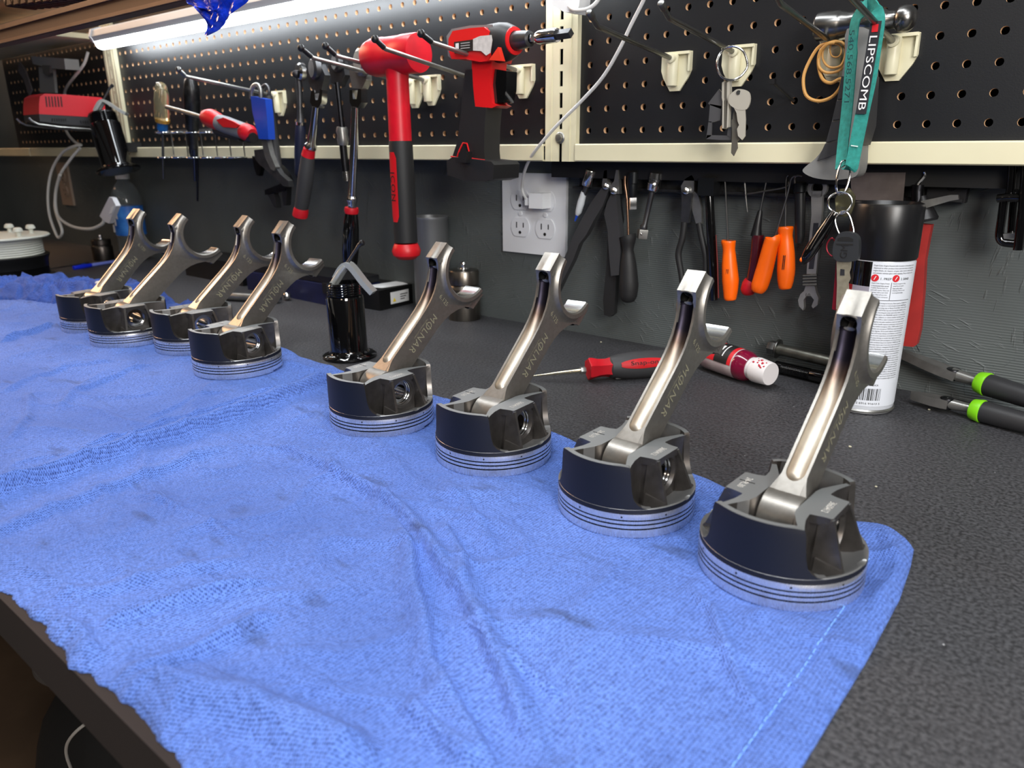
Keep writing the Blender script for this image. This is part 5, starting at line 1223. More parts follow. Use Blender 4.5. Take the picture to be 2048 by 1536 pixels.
wrap('ratchet', 'long chrome flex head ratchet with red ring and black grip', 'ratchet', [
 ('head', MB().lathe([(0, 0), (.014, 0), (.018, .003), (.018, .012), (.014, .015), (0, .015)], at(714, 124, Y=Y-.009), (.3,1,0), 28).trace([(696, 130), (728, 122), (732, 160), (724, 178), (704, 176)], Y, .011, bev=.003), steel),
 ('fork', MB().trace([(699, 180), (704, 180), (706, 198), (713, 198), (716, 178), (722, 178), (722, 205), (715, 216), (705, 216), (699, 204)], Y-.003, .012, bev=.002), chrome),
 ('shaft', multi([(711, 214, 17), (708, 300, 16.5), (704, 392, 16), (704, 396, 21), (704, 402, 21), (704, 406, 17), (704, 414, 17)], Y, 24), chrome),
 ('red_ring', multi([(703, 415, 27), (703, 421, 29), (703, 427, 26)], Y, 24), redm),
 ('grip', multi([(703, 427, 25), (702, 460, 32), (701, 500, 33), (700, 530, 29), (700, 536, 20)], Y, 24, 2), blackgl)], at(700, 538, Y=Y))

# ================================================================== PLIERS ON THE LEFTMOST HOOK
Y = -.055
wrap('pliers', 'blue handled locking pliers hanging jaws down on the leftmost hook', 'pliers', [
 ('hanging_loop', MB().tube([at(x, y, Y=Y) for x, y in [(503, 198), (503, 182), (508, 171), (516, 170), (521, 180), (522, 198)]], .0035, 12, smooth=4), steel),
 ('blue_handle', MB().trace([(501, 192), (530, 198), (534, 235), (537, 279), (518, 278), (512, 255), (505, 225)], Y-.006, .013, bev=.003, seg=3), bluegr),
 ('lower_arm', MB().trace([(522, 278), (533, 278), (541, 310), (551, 334), (548, 342), (541, 338), (530, 315)], Y-.002, .009, bev=.002), steel),
 ('jaw_head', MB().trace([(508, 300), (524, 298), (548, 330), (560, 348), (576, 362), (578, 374), (566, 372), (538, 345), (520, 330), (510, 318)], Y, .010, bev=.002), dsteel),
 ('side_jaw', MB().trace([(504, 312), (516, 318), (522, 335), (518, 352), (513, 350), (508, 335)], Y+.003, .008, bev=.002), gunmet)], at(540, 376, Y=Y))
Y = -.035
wrap('pliers', 'grey handled wrench pliers with wide black hooked jaws behind the blue ones', 'pliers', [
 ('loop', MB().tube([at(x, y, Y=Y) for x, y in [(524, 190), (525, 175), (532, 170), (538, 178), (538, 195)]], .0030, 10, smooth=4), dsteel),
 ('grey_handle', multi([(537, 192, 16), (543, 240, 17), (551, 300, 18), (558, 340, 14)], Y, 16, 3), darkgrub),
 ('upper_jaw', MB().trace([(556, 330), (570, 345), (578, 362), (570, 382), (530, 390), (529, 380), (560, 368)], Y-.002, .010, bev=.002), gunmet),
 ('left_jaw', MB().trace([(531, 382), (544, 378), (551, 398), (553, 416), (548, 414), (540, 398)], Y-.001, .010, bev=.002), blackp),
 ('right_jaw', MB().trace([(563, 374), (574, 370), (573, 390), (572, 411), (567, 411), (564, 392)], Y-.001, .010, bev=.002), blackp)], at(555, 418, Y=Y))

# ================================================================== SCREWDRIVERS AND THE WIRE RACK
Y = -.050
wrap('screwdriver', 'clear handled screwdriver with blue collar standing in the wire rack', 'screwdriver', [
 ('clear_handle', multi([(324, 169, 12), (323, 171, 21), (322, 176, 24), (323, 181, 22), (323, 185, 27), (323, 200, 29), (324, 235, 29), (325, 243, 27)], Y, 24), clear),
 ('amber_ring', multi([(325, 238, 29), (325, 245, 27)], Y, 24), mat('amber_clear', (220, 170, 70), .2, trans=.6)),
 ('blue_collar', multi([(325, 245, 20), (325, 258, 21), (325, 264, 16)], Y, 24), mat('blue_collar', (10, 84, 150), .4)),
 ('shaft', multi([(325, 262, 5), (326, 310, 5), (327, 358, 5)], Y, 12), dsteel)], at(327, 360, Y=Y))
wrap('screwdriver', 'black speckled handled screwdriver standing right of the clear one', 'screwdriver', [
 ('handle', multi([(380, 157, 18), (381, 162, 24), (383, 180, 31), (384, 205, 32), (384, 230, 30), (385, 258, 24), (386, 270, 20), (387, 305, 18), (387, 314, 12)], Y, 20, 2), mat('speckled_black', (18, 18, 19), .3, var=.9, vscale=170)),
 ('blade', multi([(388, 300, 7), (389, 330, 6), (390, 362, 5)], Y-.006, 12), mat('blued_blade', (70, 76, 98), .35, 1.0))], at(390, 364, Y=Y))
wrap('screwdriver', 'thin black screwdriver shaft hanging lowest through the wire rack', 'screwdriver', [('shaft', multi([(394, 300, 5), (395, 350, 4.5), (395, 402, 4)], Y+.01, 10), gunmet)], at(395, 403, Y=Y))
Y2 = -.105
wrap('screwdriver', 'red and grey ratcheting screwdriver lying across the pegboard pointing left', 'screwdriver', [
 ('shaft', multi([(333, 214, 8), (370, 224, 8), (398, 232, 8), (410, 236, 9)], Y2, 14), steel),
 ('red_collar', multi([(408, 235, 18), (413, 235, 30), (422, 237, 37), (433, 242, 35), (440, 246, 32)], Y2, 24, 2), redp),
 ('grip', multi([(436, 244, 31), (455, 251, 34), (475, 258, 33), (490, 263, 32)], Y2, 24, 2), mat('driver_grey', (112, 116, 122), .5)),
 ('red_inlay', MB().trace([(432, 240), (446, 235), (466, 243), (478, 250), (472, 256), (446, 254)], Y2-.0165, .003, bev=.001), redp),
 ('lower_grip', MB().tube([at(x, y, Y=Y2+.004) for x, y in [(436, 258), (460, 264), (485, 270)]], .011, 18), rubber),
 ('red_end', multi([(486, 262, 30), (492, 264, 34), (500, 267, 33), (505, 269, 22)], Y2, 24, 1), redm),
 ('end_cap', multi([(498, 274, 24), (507, 276, 20)], Y2, 20), blackp)], at(440, 285, Y=Y2))
t = thing('wire_rack', 'chrome wire screwdriver rack of looped rings on the middle pegboard', 'tool rack', at(390, 322, Y=-.02))
m_ = MB()
for k, cxp in enumerate((334, 362, 392, 420, 447, 474)):
    c = at(cxp-4, 265, Y=-.045); d_ = at(cxp-2, 313, Y=-.050)
    m_.tube([(c.x+.015*math.cos(a), -.045+.018*math.sin(a), c.z) for a in [2*PI*j/16 for j in range(16)]], .0016, 8, closed=True)
    m_.tube([(d_.x+.013*math.cos(a), -.048+.018*math.sin(a), d_.z-.002) for a in [2*PI*j/16 for j in range(16)]], .0015, 8, closed=True)
    m_.tube([(c.x+.015, -.040, c.z), (d_.x+.013, -.040, d_.z)], .0014, 8)
    m_.tube([(c.x, -.030, c.z), (c.x, -.002, c.z)], .0014, 8)
obj('wire_loops', m_, chrome, t)
l0, l1 = at(318, 265, Y=-.003), at(482, 265, Y=-.003)
obj('mounting_bar', MB().box(((l0.x+l1.x)/2, -.004, l0.z), (l1.x-l0.x, .003, .008), bev=.0008), steel, t)

# ================================================================== BATTERY CHARGER AND THINGS IN THE LEFT BAY
Xc = at(209, 214, Y=-.035).x
def traceX(px, X, t, bev=0, seg=2):
    P_ = [at(x, y, X=X) for x, y in px]
    return MB().prism([(p.y, p.z) for p in P_], (X, 0, 0), (0,1,0), (0,0,1), -t, 0, bev, 0, seg, 20)
cr_ = mat('charger_red', (208, 34, 46), .45)
yf_ = at(78, 205, X=Xc).y
wch = Xc-at(46, 205, Y=yf_).x
t = thing('battery_charger', 'red and black battery charger on wire prongs at the far left', 'charger', (Xc-wch/2, -.1, at(130, 250, X=Xc).z))
b_ = obj('upper_shell', traceX([(78, 206), (80, 193), (90, 187), (130, 189), (203, 195), (209, 205), (213, 236), (78, 228)], Xc, wch, bev=.006, seg=3), cr_, t)
m_ = MB()
def mx(px): 
    P_ = [at(x, y, X=Xc+.0003) for x, y in px]; m_.prism([(p.y, p.z) for p in P_], (Xc, 0, 0), (0,1,0), (0,0,1), -.001, .0004)
for k in range(6): mx([(90+6*k, 193), (93+6*k, 193), (95.5+6*k, 214), (92.5+6*k, 214)])
obj('vent_slots', m_, mat('slot_dark_red', (70, 6, 12), .6), b_)
obj('lower_shell', traceX([(78, 228), (213, 236), (214, 254), (140, 250), (80, 243)], Xc-.001, wch-.002, bev=.003), mat('charger_base', (48, 48, 50), .5), t)
m_ = MB()
for k in range(7): mx([(104+4.4*k, 237), (106+4.4*k, 237), (107+4.4*k, 243), (105+4.4*k, 243)])
for k in range(5): mx([(161+4.4*k, 241), (163+4.4*k, 241), (164+4.4*k, 247), (162+4.4*k, 247)])
obj('base_slots', m_, inkblk, t)
t = thing('wire_prongs', 'thin wire prongs under the battery charger', 'hook', at(110, 252, X=Xc))
m_ = MB()
for X_ in (Xc-.002, Xc-wch*.8):
    f0 = [at(x, y, X=Xc-.002) for x, y in [(57, 233), (64, 240), (76, 246), (120, 252), (190, 257)]]
    m_.tube([Vector((X_, p.y, p.z-.0024)) for p in f0]+[Vector((X_, 0, f0[-1].z-.004))], .0022, 8)
obj('prongs', m_, steel, t)
t = thing('hanging_bracket', 'grey plastic T shaped bracket hanging above the battery charger', 'bracket', at(95, 185, Y=-.07))
gp_ = mat('grey_bracket_plastic', (128, 132, 132), .5)
obj('cross_piece', MB().trace([(62, 112), (128, 117), (131, 139), (102, 137), (66, 128)], -.075, .03, bev=.003), gp_, t)
obj('upright_strip', MB().trace([(77, 133), (106, 138), (110, 186), (80, 185)], -.065, .006, bev=.001), gp_, t)
obj('latch', MB().trace([(84, 130), (100, 131), (100, 146), (93, 153), (86, 146)], -.078, .006, bev=.0015), mat('bracket_latch_grey', (84, 86, 86), .5), t)  # latch in a darker grey than the bracket
tag(obj('plastic_strap', MB().ribbon([at(38, 132, Y=-.05), at(50, 150, Y=-.052), at(62, 186, Y=-.055)], .026, .003, Vector((1, 0, .2))), mat('dim_grey_plastic', (96, 92, 94), .6)), 'dim grey plastic strap beside the T shaped bracket', 'strap')
pts = [at(176, 104, Y=-.02), at(168, 128, Y=-.03), at(150, 152, Y=-.04), at(135, 172, Y=-.03), at(129, 190, Y=-.012), at(128, 240, Y=-.012), at(134, 265, Y=-.03), at(150, 284, Y=-.04), at(162, 290, Y=-.04), at(150, 292, Y=-.05), at(125, 305, Y=-.06), at(104, 340, Y=-.07), at(96, 385, Y=-.08), at(99, 430, Y=-.09), at(113, 470, Y=-.10), at(120, 474, Y=-.10), at(124, 460, Y=-.10), at(112, 425, Y=-.09), at(110, 400, Y=-.08), at(118, 355, Y=-.08), at(140, 320, Y=-.07), at(160, 296, Y=-.06)]
t = thing('switch_cord', 'looped white lamp cord with an inline switch hanging at the far left', 'cord', at(120, 474, Y=-.1))
obj('hanging_loop', MB().tube(pts, .0032, 10, smooth=5), whitec, t)
pts = [at(120, 350, Y=-.085), at(112, 380, Y=-.085), at(111, 410, Y=-.09), at(118, 435, Y=-.095), at(145, 453, Y=-.10), at(180, 458, Y=-.10), at(203, 449, Y=-.10), at(208, 440, Y=-.10)]
obj('switch_lead', MB().tube(pts, .0036, 10, smooth=5), whitec, t)
m_ = MB().trace([(199, 432), (218, 394), (224, 396), (232, 412), (218, 447), (210, 444)], -.105, .010, bev=.003)
obj('switch_body', m_, mat('switch_white', (206, 206, 212), .4), t)
obj('rocker', MB().trace([(222, 414), (228, 412), (224, 426), (218, 428)], -.107, .004, bev=.001), whitep, t)

# lever cylinders (two of a kind)
def lever_cylinder(label, base, axis, h, R, flange=True, lever=1.0, yaw=0):
    A = Vector(axis).normalized(); B = Vector(base)
    t = thing('lever_cylinder', label, 'canister', base)
    k = h/.105
    prof = [(0, 0), (R*1.34, 0), (R*1.42, .0015*k), (R*1.42, .004*k), (R*1.30, .0062*k), (R*1.08, .0075*k), (R*1.0, .010*k), (R*.98, .012*k), (R*.98, .083*k), (R*.94, .0865*k), (R*.84, .088*k)]
    for q in range(5): prof += [(R*.84, (.0885+.0032*q)*k), (R*.90, (.0895+.0032*q)*k), (R*.84, (.0911+.0032*q)*k)]
    prof += [(R*.84, h), (R*.70, h), (R*.68, h-.006), (0, h-.006)]
    obj('body', MB().lathe(prof, B, A, 48), blackgl, t)
    M = Matrix.Rotation(yaw, 3, 'Z'); q = A.rotation_difference(Vector((0,0,1))).inverted()
    def L(x, y, z): return B + q @ (M @ Vector((x, y, 0))) + A*z
    lev = mat('brushed_lever_alloy', (176, 180, 178), .4, .5)
    for s_ in (1, -1):
        m_ = MB().tube([L(-R*.55, s_*.0065, h-.003), L(-R*.05, s_*.006, h+.013), L(R*.25, s_*.005, h+.0215)], .0036, 10)
        obj('lever_cheek', m_, lev, t)
    arm = MB().ribbon([L(-R*.35, 0, h+.006), L(-R*.02, 0, h+.0175), L(R*.25, 0, h+.0225), L(R*.55, 0, h+.0195), L(R*1.15, 0, h+.000), L(R*1.62, 0, h-.013)], .0150, .0062, (q @ (M @ Vector((0, 1, 0)))), smooth=4)
    obj('lever_arm', arm, lev, t)
    m_ = MB().tube([L(R*.15, 0, h+.019), L(R*.85, 0, h+.041), L(R*1.05, 0, h+.047), L(R*1.25, 0, h+.050)], [.0022, .0022, .0028, .0032], 12)
    obj('rod', m_, dsteel, t)
    obj('rod_end', MB().cyl(L(R*1.12, 0, h+.0485), L(R*1.30, 0, h+.0505), .0036, n=12, bev=.001), blackp, t)
    obj('pivot_pin', MB().cyl(L(-R*.50, -.011, h-.001), L(-R*.50, .011, h-.001), .0020, n=10), chrome, t)
    return t
cb_ = at(689, 712, Z=.0)
lever_cylinder('gloss black lever cylinder standing on the bench left of the fourth piston from right', (-.2135, -.231, 0), (-.02, .0, 1), .098, .0245, yaw=math.radians(28))
lb = at(238, 343, Y=-.060)
lt = lever_cylinder('gloss black lever cylinder fixed to the left upright above the water bottle', lb, (-.26, -.02, 1), .124, .0315, yaw=math.radians(42))
obj('mounting_clip', MB().box((lb.x-.012, -.018, lb.z+.05), (.02, .034, .02), bev=.003), blackp, lt)

# ================================================================== WATER BOTTLE, STEEL CUPS, TUBE
by_ = .020; bx_ = at(257, 430, Y=by_).x
zt_ = at(245, 345, Y=by_).z
t = thing('water_bottle', 'clear plastic water bottle with a blue label at the far left', 'bottle', (bx_, by_, 0))
hB = at(247, 348, X=bx_).z
Rb = .034
prof = [(0, .004), (Rb*.8, 0), (Rb, .008), (Rb, .03), (Rb*.96, .034), (Rb, .04), (Rb, hB*.62), (Rb*1.0, hB*.70), (Rb*.9, hB*.79), (Rb*.62, hB*.88), (Rb*.40, hB*.92), (Rb*.38, hB*.955)]
obj('bottle_body', MB().lathe(prof+[(r-.0008 if r > .001 else 0, z) for r, z in prof[::-1] if r > .001], (bx_, by_, 0), n=40), petclr, t)
obj('cap', MB().lathe([(0, hB*.945), (Rb*.46, hB*.945), (Rb*.46, hB*.995), (Rb*.42, hB), (0, hB)], (bx_, by_, 0), n=28), whitep, t)
obj('label_band', MB().lathe([(Rb+.0004, hB*.30), (Rb+.0006, hB*.30), (Rb+.0006, hB*.64), (Rb+.0004, hB*.64)], (bx_, by_, 0), n=40, closed=True), mat('label_blue', (16, 78, 168), .4, rgb2=(60, 130, 210), vscale=30), t)
m_ = MB()
for k in range(3): m_.box((bx_-.010+.012*k, by_-Rb-.0008, hB*(.38+.08*k)), (.008, .0006, .018), bev=.0002)
obj('label_marks', m_, inkwht, t)
def steel_cup(label, c, R, h, knob, m1, lidh=.30):
    t = thing('steel_canister', label, 'canister', c)
    obj('body', MB().lathe([(0, 0), (R*.98, 0), (R, .002), (R, h*(1-lidh)-.006), (R*.96, h*(1-lidh)-.003), (R*.88, h*(1-lidh)), (0, h*(1-lidh))], c, n=48), m1, t)
    obj('lid', MB().lathe([(0, 0), (R*.90, 0), (R*.93, .001), (R*.93, h*lidh*.72), (R*.88, h*lidh*.80), (R*.5, h*lidh*.86), (0, h*lidh*.88)], (c[0], c[1], h*(1-lidh)+.0005), n=48), m1, t)
    obj('knob', MB().lathe([(0, 0), (knob*1.5, 0), (knob*1.4, .002), (knob*.6, .003), (knob*.6, .005), (knob, .007), (knob*.9, .010), (0, .0115)], (c[0], c[1], h*(1-lidh)+h*lidh*.88), n=24), chrome, t)
    return t
cm = mat('machined_canister_steel', (128, 122, 114), .28, 1.0, var=.1, vscale=200, stretch=(1, 1, .05))
steel_cup('machined steel canister with a knobbed lid beside the grey metal tube', (-.247, .0285, 0), .0262, .083, .006, cm, .34)
steel_cup('dim steel canister with a small lid at the far left by the water bottle', (at(202, 485, Y=-.03).x, -.03, 0), .024, .052, .005, mat('dim_canister_steel', (96, 90, 86), .35, 1.0, var=.15), .3)
zt_ = at(862, 428, Y=.035)
t = thing('metal_tube', 'plain grey metal tube standing against the wall', 'tube', (-.4, .029, 0))
yt = .029; xt = at(862, 500, Y=yt).x
ht = at(862, 432, X=xt).z
Rt = .0285
obj('tube_wall', MB().lathe([(Rt, .0), (Rt, ht-.006), (Rt+.0012, ht-.004), (Rt+.0012, ht), (Rt-.0010, ht), (Rt-.0015, .0)], (xt, yt, 0), n=56, closed=True), mat('brushed_tube', (150, 152, 154), .42, .8, var=.08, vscale=8, stretch=(6, 6, .5)), t)

# ================================================================== BOXES
bx = mat('matt_black_card', (13, 13, 14), .42)
A = at(760, 622, Z=0); B_ = at(728, 612, Z=0); C_ = at(832, 605, Z=0)
u1 = (C_-A).normalized(); u2 = Vector((-u1.y, u1.x, 0))
wdt, dep, hgt = (C_-A).length*1.0, .085, .034
t = thing('black_box', 'low matt black box with a warning label, beside the lever cylinder', 'box', (A.x, A.y, 0))
o_ = A
def BP(a, b, z): return o_+u1*a+u2*b+Vector((0, 0, z))
obj('carton', MB().hexa([BP(0,0,0), BP(wdt,0,0), BP(wdt,dep,0), BP(0,dep,0), BP(0,0,hgt), BP(wdt,0,hgt), BP(wdt,dep,hgt), BP(0,dep,hgt)], bev=.0012), bx, t)
lx0 = at(780, 580, Y=A.y).x
def onface(a0, a1, z0, z1, m_, nm, off=.0004, par=t):
    return obj(nm, MB().hexa([BP(a0,-off,z0), BP(a1,-off,z0), BP(a1,0,z0), BP(a0,0,z0), BP(a0,-off,z1), BP(a1,-off,z1), BP(a1,0,z1), BP(a0,0,z1)]), m_, par)
lb_ = onface(wdt*.30, wdt*.80, .007, .027, paper, 'label')
ty = MB().prism([(0, 0), (.0075, 0), (.00375, .0068)], BP(wdt*.35, -.0006, .0105), u1, (0,0,1), 0, .0003); obj('warning_triangle', ty, mat('warning_yellow', (236, 206, 30), .5), lb_)
for k, z in enumerate((.020, .016, .012)): onface(wdt*.56, wdt*(.76-.04*k), z, z+.0016, inkgry, 'label_print', .0008, lb_)
obj('top_sheet', MB().hexa([BP(.022,.014,hgt), BP(wdt*.86,.006,hgt), BP(wdt*.99,.040,hgt), BP(.012,.052,hgt), BP(.022,.014,hgt+.0006), BP(wdt*.86,.006,hgt+.0006), BP(wdt*.99,.040,hgt+.0006), BP(.012,.052,hgt+.0006)]), paper, t)
t = thing('tool_case', 'dark blue tool case behind the second group of pistons', 'case', (-.62, -.01, 0))
obj('case_body', MB().box((-.60, -.005, .018), (.30, .075, .036), bev=.004), navyb, t)
obj('case_lid', MB().box((-.60, -.003, .043), (.296, .071, .012), bev=.004), mat('case_black', (12, 13, 18), .4), t)
obj('latch', MB().box((-.50, -.0435, .030), (.022, .004, .018), bev=.001), blackp, t)
t = thing('black_case', 'low black case on the bench far behind the left pistons', 'case', (-.86, .0, 0))
obj('case_body', MB().box((-.90, .01, .022), (.22, .075, .044), bev=.005), bx, t)

# pulley stack at the far left
pc_ = (-1.275, -.285)
def pxz(y, x=40): return at(x, y, Y=pc_[1]-.05).z
t = thing('black_pulley', 'black grooved ring stack standing at the left edge on the bench', 'pulley', (pc_[0], pc_[1], 0))
prof = [(.050, 0), (.092, 0), (.092, .006), (.083, .009)]
for k in range(5): prof += [(.083, .010+.003*k), (.080, .0112+.003*k), (.083, .0124+.003*k)]
prof += [(.084, .040), (.088, .046), (.088, .050), (.080, .050), (.078, .030), (.050, .030)]
obj('rim', MB().lathe(prof, (pc_[0], pc_[1], 0), n=72, closed=True), mat('satin_black_alloy', (18, 18, 20), .32, .3), t)
t = thing('white_pulley', 'white grooved disc with knobs resting on the black ring stack', 'pulley', (pc_[0], pc_[1], .036))
wh = mat('ivory_plastic', (206, 208, 198), .45)
prof = [(0, .0505), (.078, .0505)]
for k in range(7): prof += [(.079, .052+.0046*k), (.0775, .0542+.0046*k), (.0785, .0556+.0046*k)]
prof += [(.0755, .085), (.093, .086), (.095, .0885), (.093, .091), (0, .091)]
obj('disc', MB().lathe(prof, (pc_[0], pc_[1], 0), n=72), wh, t)
for k in range(6):
    a = k*PI/3+.35; c = (pc_[0]+.062*math.cos(a), pc_[1]+.062*math.sin(a), .091)
    obj('knob', MB().lathe([(0, 0), (.0045, 0), (.0042, .008), (.0095, .010), (.0080, .016), (.0050, .018), (0, .0182)], c, n=20), wh, t)

# pen, loose wire, chrome handle, small parts on the worktop
pa_, pb_ = at(147, 536, Z=.004), at(242, 521, Z=.004)
t = thing('pen', 'blue ballpoint pen lying on the bench at the far left', 'pen', pa_)
obj('barrel', MB().cyl(pa_.lerp(pb_, .28), pb_, .0042, .0036, 12), mat('pen_white_blue', (120, 135, 220), .35), t)
obj('cap', MB().cyl(pa_, pa_.lerp(pb_, .36), .0050, .0046, 14, bev=.001), mat('pen_blue', (16, 40, 205), .3), t)
obj('clip', MB().box(pa_.lerp(pb_, .2)+Vector((0, 0, .0055)), (.012, .0016, .0012), R=Matrix.Rotation(math.atan2((pb_-pa_).y, (pb_-pa_).x), 3, 'Z')), bluegr, t)
tag(obj('loose_wire', MB().tube([at(85, 540, Z=.0014), at(110, 536, Z=.0014), at(148, 530, Z=.0014), at(178, 525, Z=.0014)], .0012, 8, smooth=3), dsteel), 'thin dark wire lying on the bench left of the blue pen', 'wire')
ra, rb_ = at(440, 592, Z=.0075), at(560, 598, Z=.0075)
t = thing('chrome_wrench_handle', 'satin chrome bar tool lying behind the left pistons', 'tool', ra)
obj('bar', MB().cyl(ra, ra.lerp(rb_, .92), .0072, .0070, 20, bev=.001), steel, t)
obj('drive_end', MB().cyl(ra.lerp(rb_, .90), rb_, .0086, .0074, 16, bev=.001).sphere(at(574, 592, Z=.008), .0075), chrome, t)
tag(obj('paper_scrap', MB().sphere(at(197, 566, Z=.045), .005, (1.6, 1, .7)), paper), 'tiny white scrap on top of the crumpled towel', 'scrap')

# ================================================================== SPRAY CAN
cx_, cy_ = .3635, -.0225; Rc = .0314
t = thing('spray_can', 'white labelled spray paint can with black cap behind the rightmost rod', 'spray can', (cx_, cy_, 0))
def canz(py, f=-1.0): return at(1740, py, Y=cy_-Rc).z
zcap0, zcap1 = canz(519), canz(408)
zcap1 = min(zcap1, .232)
body = MB().lathe([(0, .002), (Rc*.9, 0), (Rc*.99, .0008), (Rc*1.01, .003), (Rc*.985, .0045), (Rc, .006), (Rc, zcap0-.004), (Rc*.96, zcap0+.002), (Rc*.8, zcap0+.006), (0, zcap0+.006)], (cx_, cy_, 0), n=64)
obj('can_body', body, mat('white_tin', (214, 218, 226), .32, .15), t)
obj('cap', MB().lathe([(Rc*1.005, zcap0-.001), (Rc*1.035, zcap0+.001), (Rc*1.03, zcap1-.004), (Rc*.99, zcap1-.0005), (Rc*.95, zcap1), (Rc*.90, zcap1-.004), (0, zcap1-.006)], (cx_, cy_, 0), n=64), mat('can_cap_black', (20, 20, 22), .32), t)
obj('bottom_rim', MB().lathe([(Rc*1.0, .0012), (Rc*1.03, .0018), (Rc*1.035, .0035), (Rc*1.0, .0050)], (cx_, cy_, 0), n=64, closed=True), steel, t)
def azof(px): # azimuth on the can surface seen at pixel px, mid height
    best = min(range(-200, 20), key=lambda d: abs((lambda P: 1024+FPX*(P-CAM).dot(_r)/(P-CAM).dot(_f)-px)(Vector((cx_+Rc*math.cos(math.radians(d)), cy_+Rc*math.sin(math.radians(d)), .12)))) + (0 if -160 < d < 40 else 999))
    return math.radians(best)
def canpatch(a0, a1, z0, z1, off, m_, nm, par):
    b = MB(); n = max(2, int(abs(a1-a0)/.06)); lo, hi = [], []
    for k in range(n+1):
        a = a0+(a1-a0)*k/n; c, s_ = math.cos(a)*(Rc+off), math.sin(a)*(Rc+off)
        lo.append(b.bm.verts.new((cx_+c, cy_+s_, z0))); hi.append(b.bm.verts.new((cx_+c, cy_+s_, z1)))
    for k in range(n): b.bm.faces.new([lo[k], lo[k+1], hi[k+1], hi[k]])
    return obj(nm, b, m_, par)
vd = math.atan2(CAM.y-cy_, CAM.x-cx_)     # azimuth towards the camera
aE = vd-.20                                # left edge of the white text panel
zb1, zb0 = zcap0-.002, zcap0-.026
canpatch(vd-1.9, aE, zb0, zb1, .0003, blackgl, 'black_band', t)
canpatch(vd-.75, aE, zb0-.040, zb0, .0003, mat('label_grey_violet', (142, 138, 150), .4), 'grey_band', t)
canpatch(vd-1.9, vd-.75, zb0-.12, zb0, .0003, mat('label_red', (186, 26, 34), .4, rgb2=(60, 12, 16), vscale=26), 'red_picture', t)
pan = canpatch(aE, vd+1.5, .009, zb1, .0003, mat('label_white', (214, 218, 226), .45), 'text_panel', t)
canpatch(vd-.9, aE, .009, .026, .0004, inkblk, 'black_foot', t)
def wraptext(s, a0, a1, z, h, m_, par, nm='printed_text', bold=0):
    """a line of print bent round the can"""
    w_ = (a1-a0)*Rc
    o = text(nm, s, w_, h, m_, par, (w_/2, 0, 0), (1,0,0), (0,1,0), bold=bold, world=False)
    bm_ = bmesh.new(); bm_.from_mesh(o.data)
    for v in bm_.verts:
        a = a0+v.co.x/Rc; v.co = (cx_+(Rc+.0006)*math.cos(a), cy_+(Rc+.0006)*math.sin(a), z+v.co.y)
    bm_.to_mesh(o.data); bm_.free(); o.data.transform(INV[par.name])
    return o
aT = aE+.05
lines = ['Dupli-Color Engine Enamel with Ceramic is formulated to be', 'dispensed to other products from extreme heat up to gasoline', 'engine blocks, oil, cleaners, oil pans, valve covers, water pumps', 'and solvent resistant gloss while applying. Decal coats are also']
for k, s_ in enumerate(lines): wraptext(s_, aT, aT+1.28, zb1-.0032-.0024*k, .0017, inkblk, pan)
zr = zb1-.0150
for k, (aa, s_) in enumerate(((aT+.07, '1. PREP'), (aT+.66, '2. SAND'))):
    c = Vector((cx_+(Rc+.0004)*math.cos(aa), cy_+(Rc+.0004)*math.sin(aa), zr)); d_ = Vector((math.cos(aa), math.sin(aa), 0))
    obj('red_step_disc', MB().lathe([(0, 0), (.0034, 0), (.0034, .0003), (0, .0004)], c, d_, 24), inkred, pan)
    obj('step_symbol', MB().tube([c+d_*.0006+Vector((-.0008, 0, -.0018)), c+d_*.0006+Vector((.0008, 0, .0018))], .0004, 6), inkwht, pan)
    wraptext(s_, aa+.16, aa+.46, zr-.0006, .0022, inkblk, pan, 'step_title')
lft = ['Dupli-Color Engine Primer', 'is recommended before use and', 'is applied. Remove loose rust', 'paint with coarse. Clean and', 'degrease with a tack cloth', 'surface. Mask off any areas', 'protected from overspray.']
rgt = ['Smooth and good surface', 'using fine grit paper.', 'Clean surface with a', 'cleaning cloth to dry', 'completely.', '', '']
for k in range(7):
    z = zr-.0052-.0022*k
    wraptext(lft[k], aT, aT+.50-.02*(k % 3), z, .0014, inkblk, pan)
    if rgt[k]: wraptext(rgt[k], aT+.60, aT+1.02-.05*(k % 3), z, .0014, inkblk, pan)
canpatch(aT+.545, aT+.56, zr-.021, zr-.004, .0005, inkgry, 'rule', pan)
canpatch(aE+.02, aT+1.3, zr-.0218, zr-.0213, .0005, inkgry, 'rule', pan)
words = 'AGITATED and ATOMS UNDER TEMP away from heat, sparks, and open flames handle and use outside on open pilots furnaces, pilot lights and motors UNDER PRESSURE avoid breath from radiators, stoves 120 degrees give smoke or other may cause bursting tests or ventilation If not breathing vapors or mist and driving if you experience wear a respirator contents of water to be emergency always FIRST AID if on skin combine with soap of water'.split()
rnd = random.Random(4); z = zr-.0244
while z > .0375:
    s_ = ' '.join(rnd.choice(words) for _ in range(12)); wraptext(s_[:64], aT, aT+1.25-.06*rnd.random(), z, .00155, inkblk, pan); z -= .0023
wraptext('DE1613 GLOSS BLACK', aT-.02, aT+.62, .0318, .0018, inkgry, pan)
a_ = aT+.05; rnd = random.Random(9)
while a_ < aT+.72:
    w_ = rnd.choice((.010, .010, .020, .030)); canpatch(a_, a_+w_, .0155, .0280, .0005, inkblk, 'barcode_bar', pan); a_ += w_+rnd.choice((.012, .020, .028))
wraptext('2 6916 91613 5', aT+.03, aT+.74, .0122, .0020, inkgry, pan)

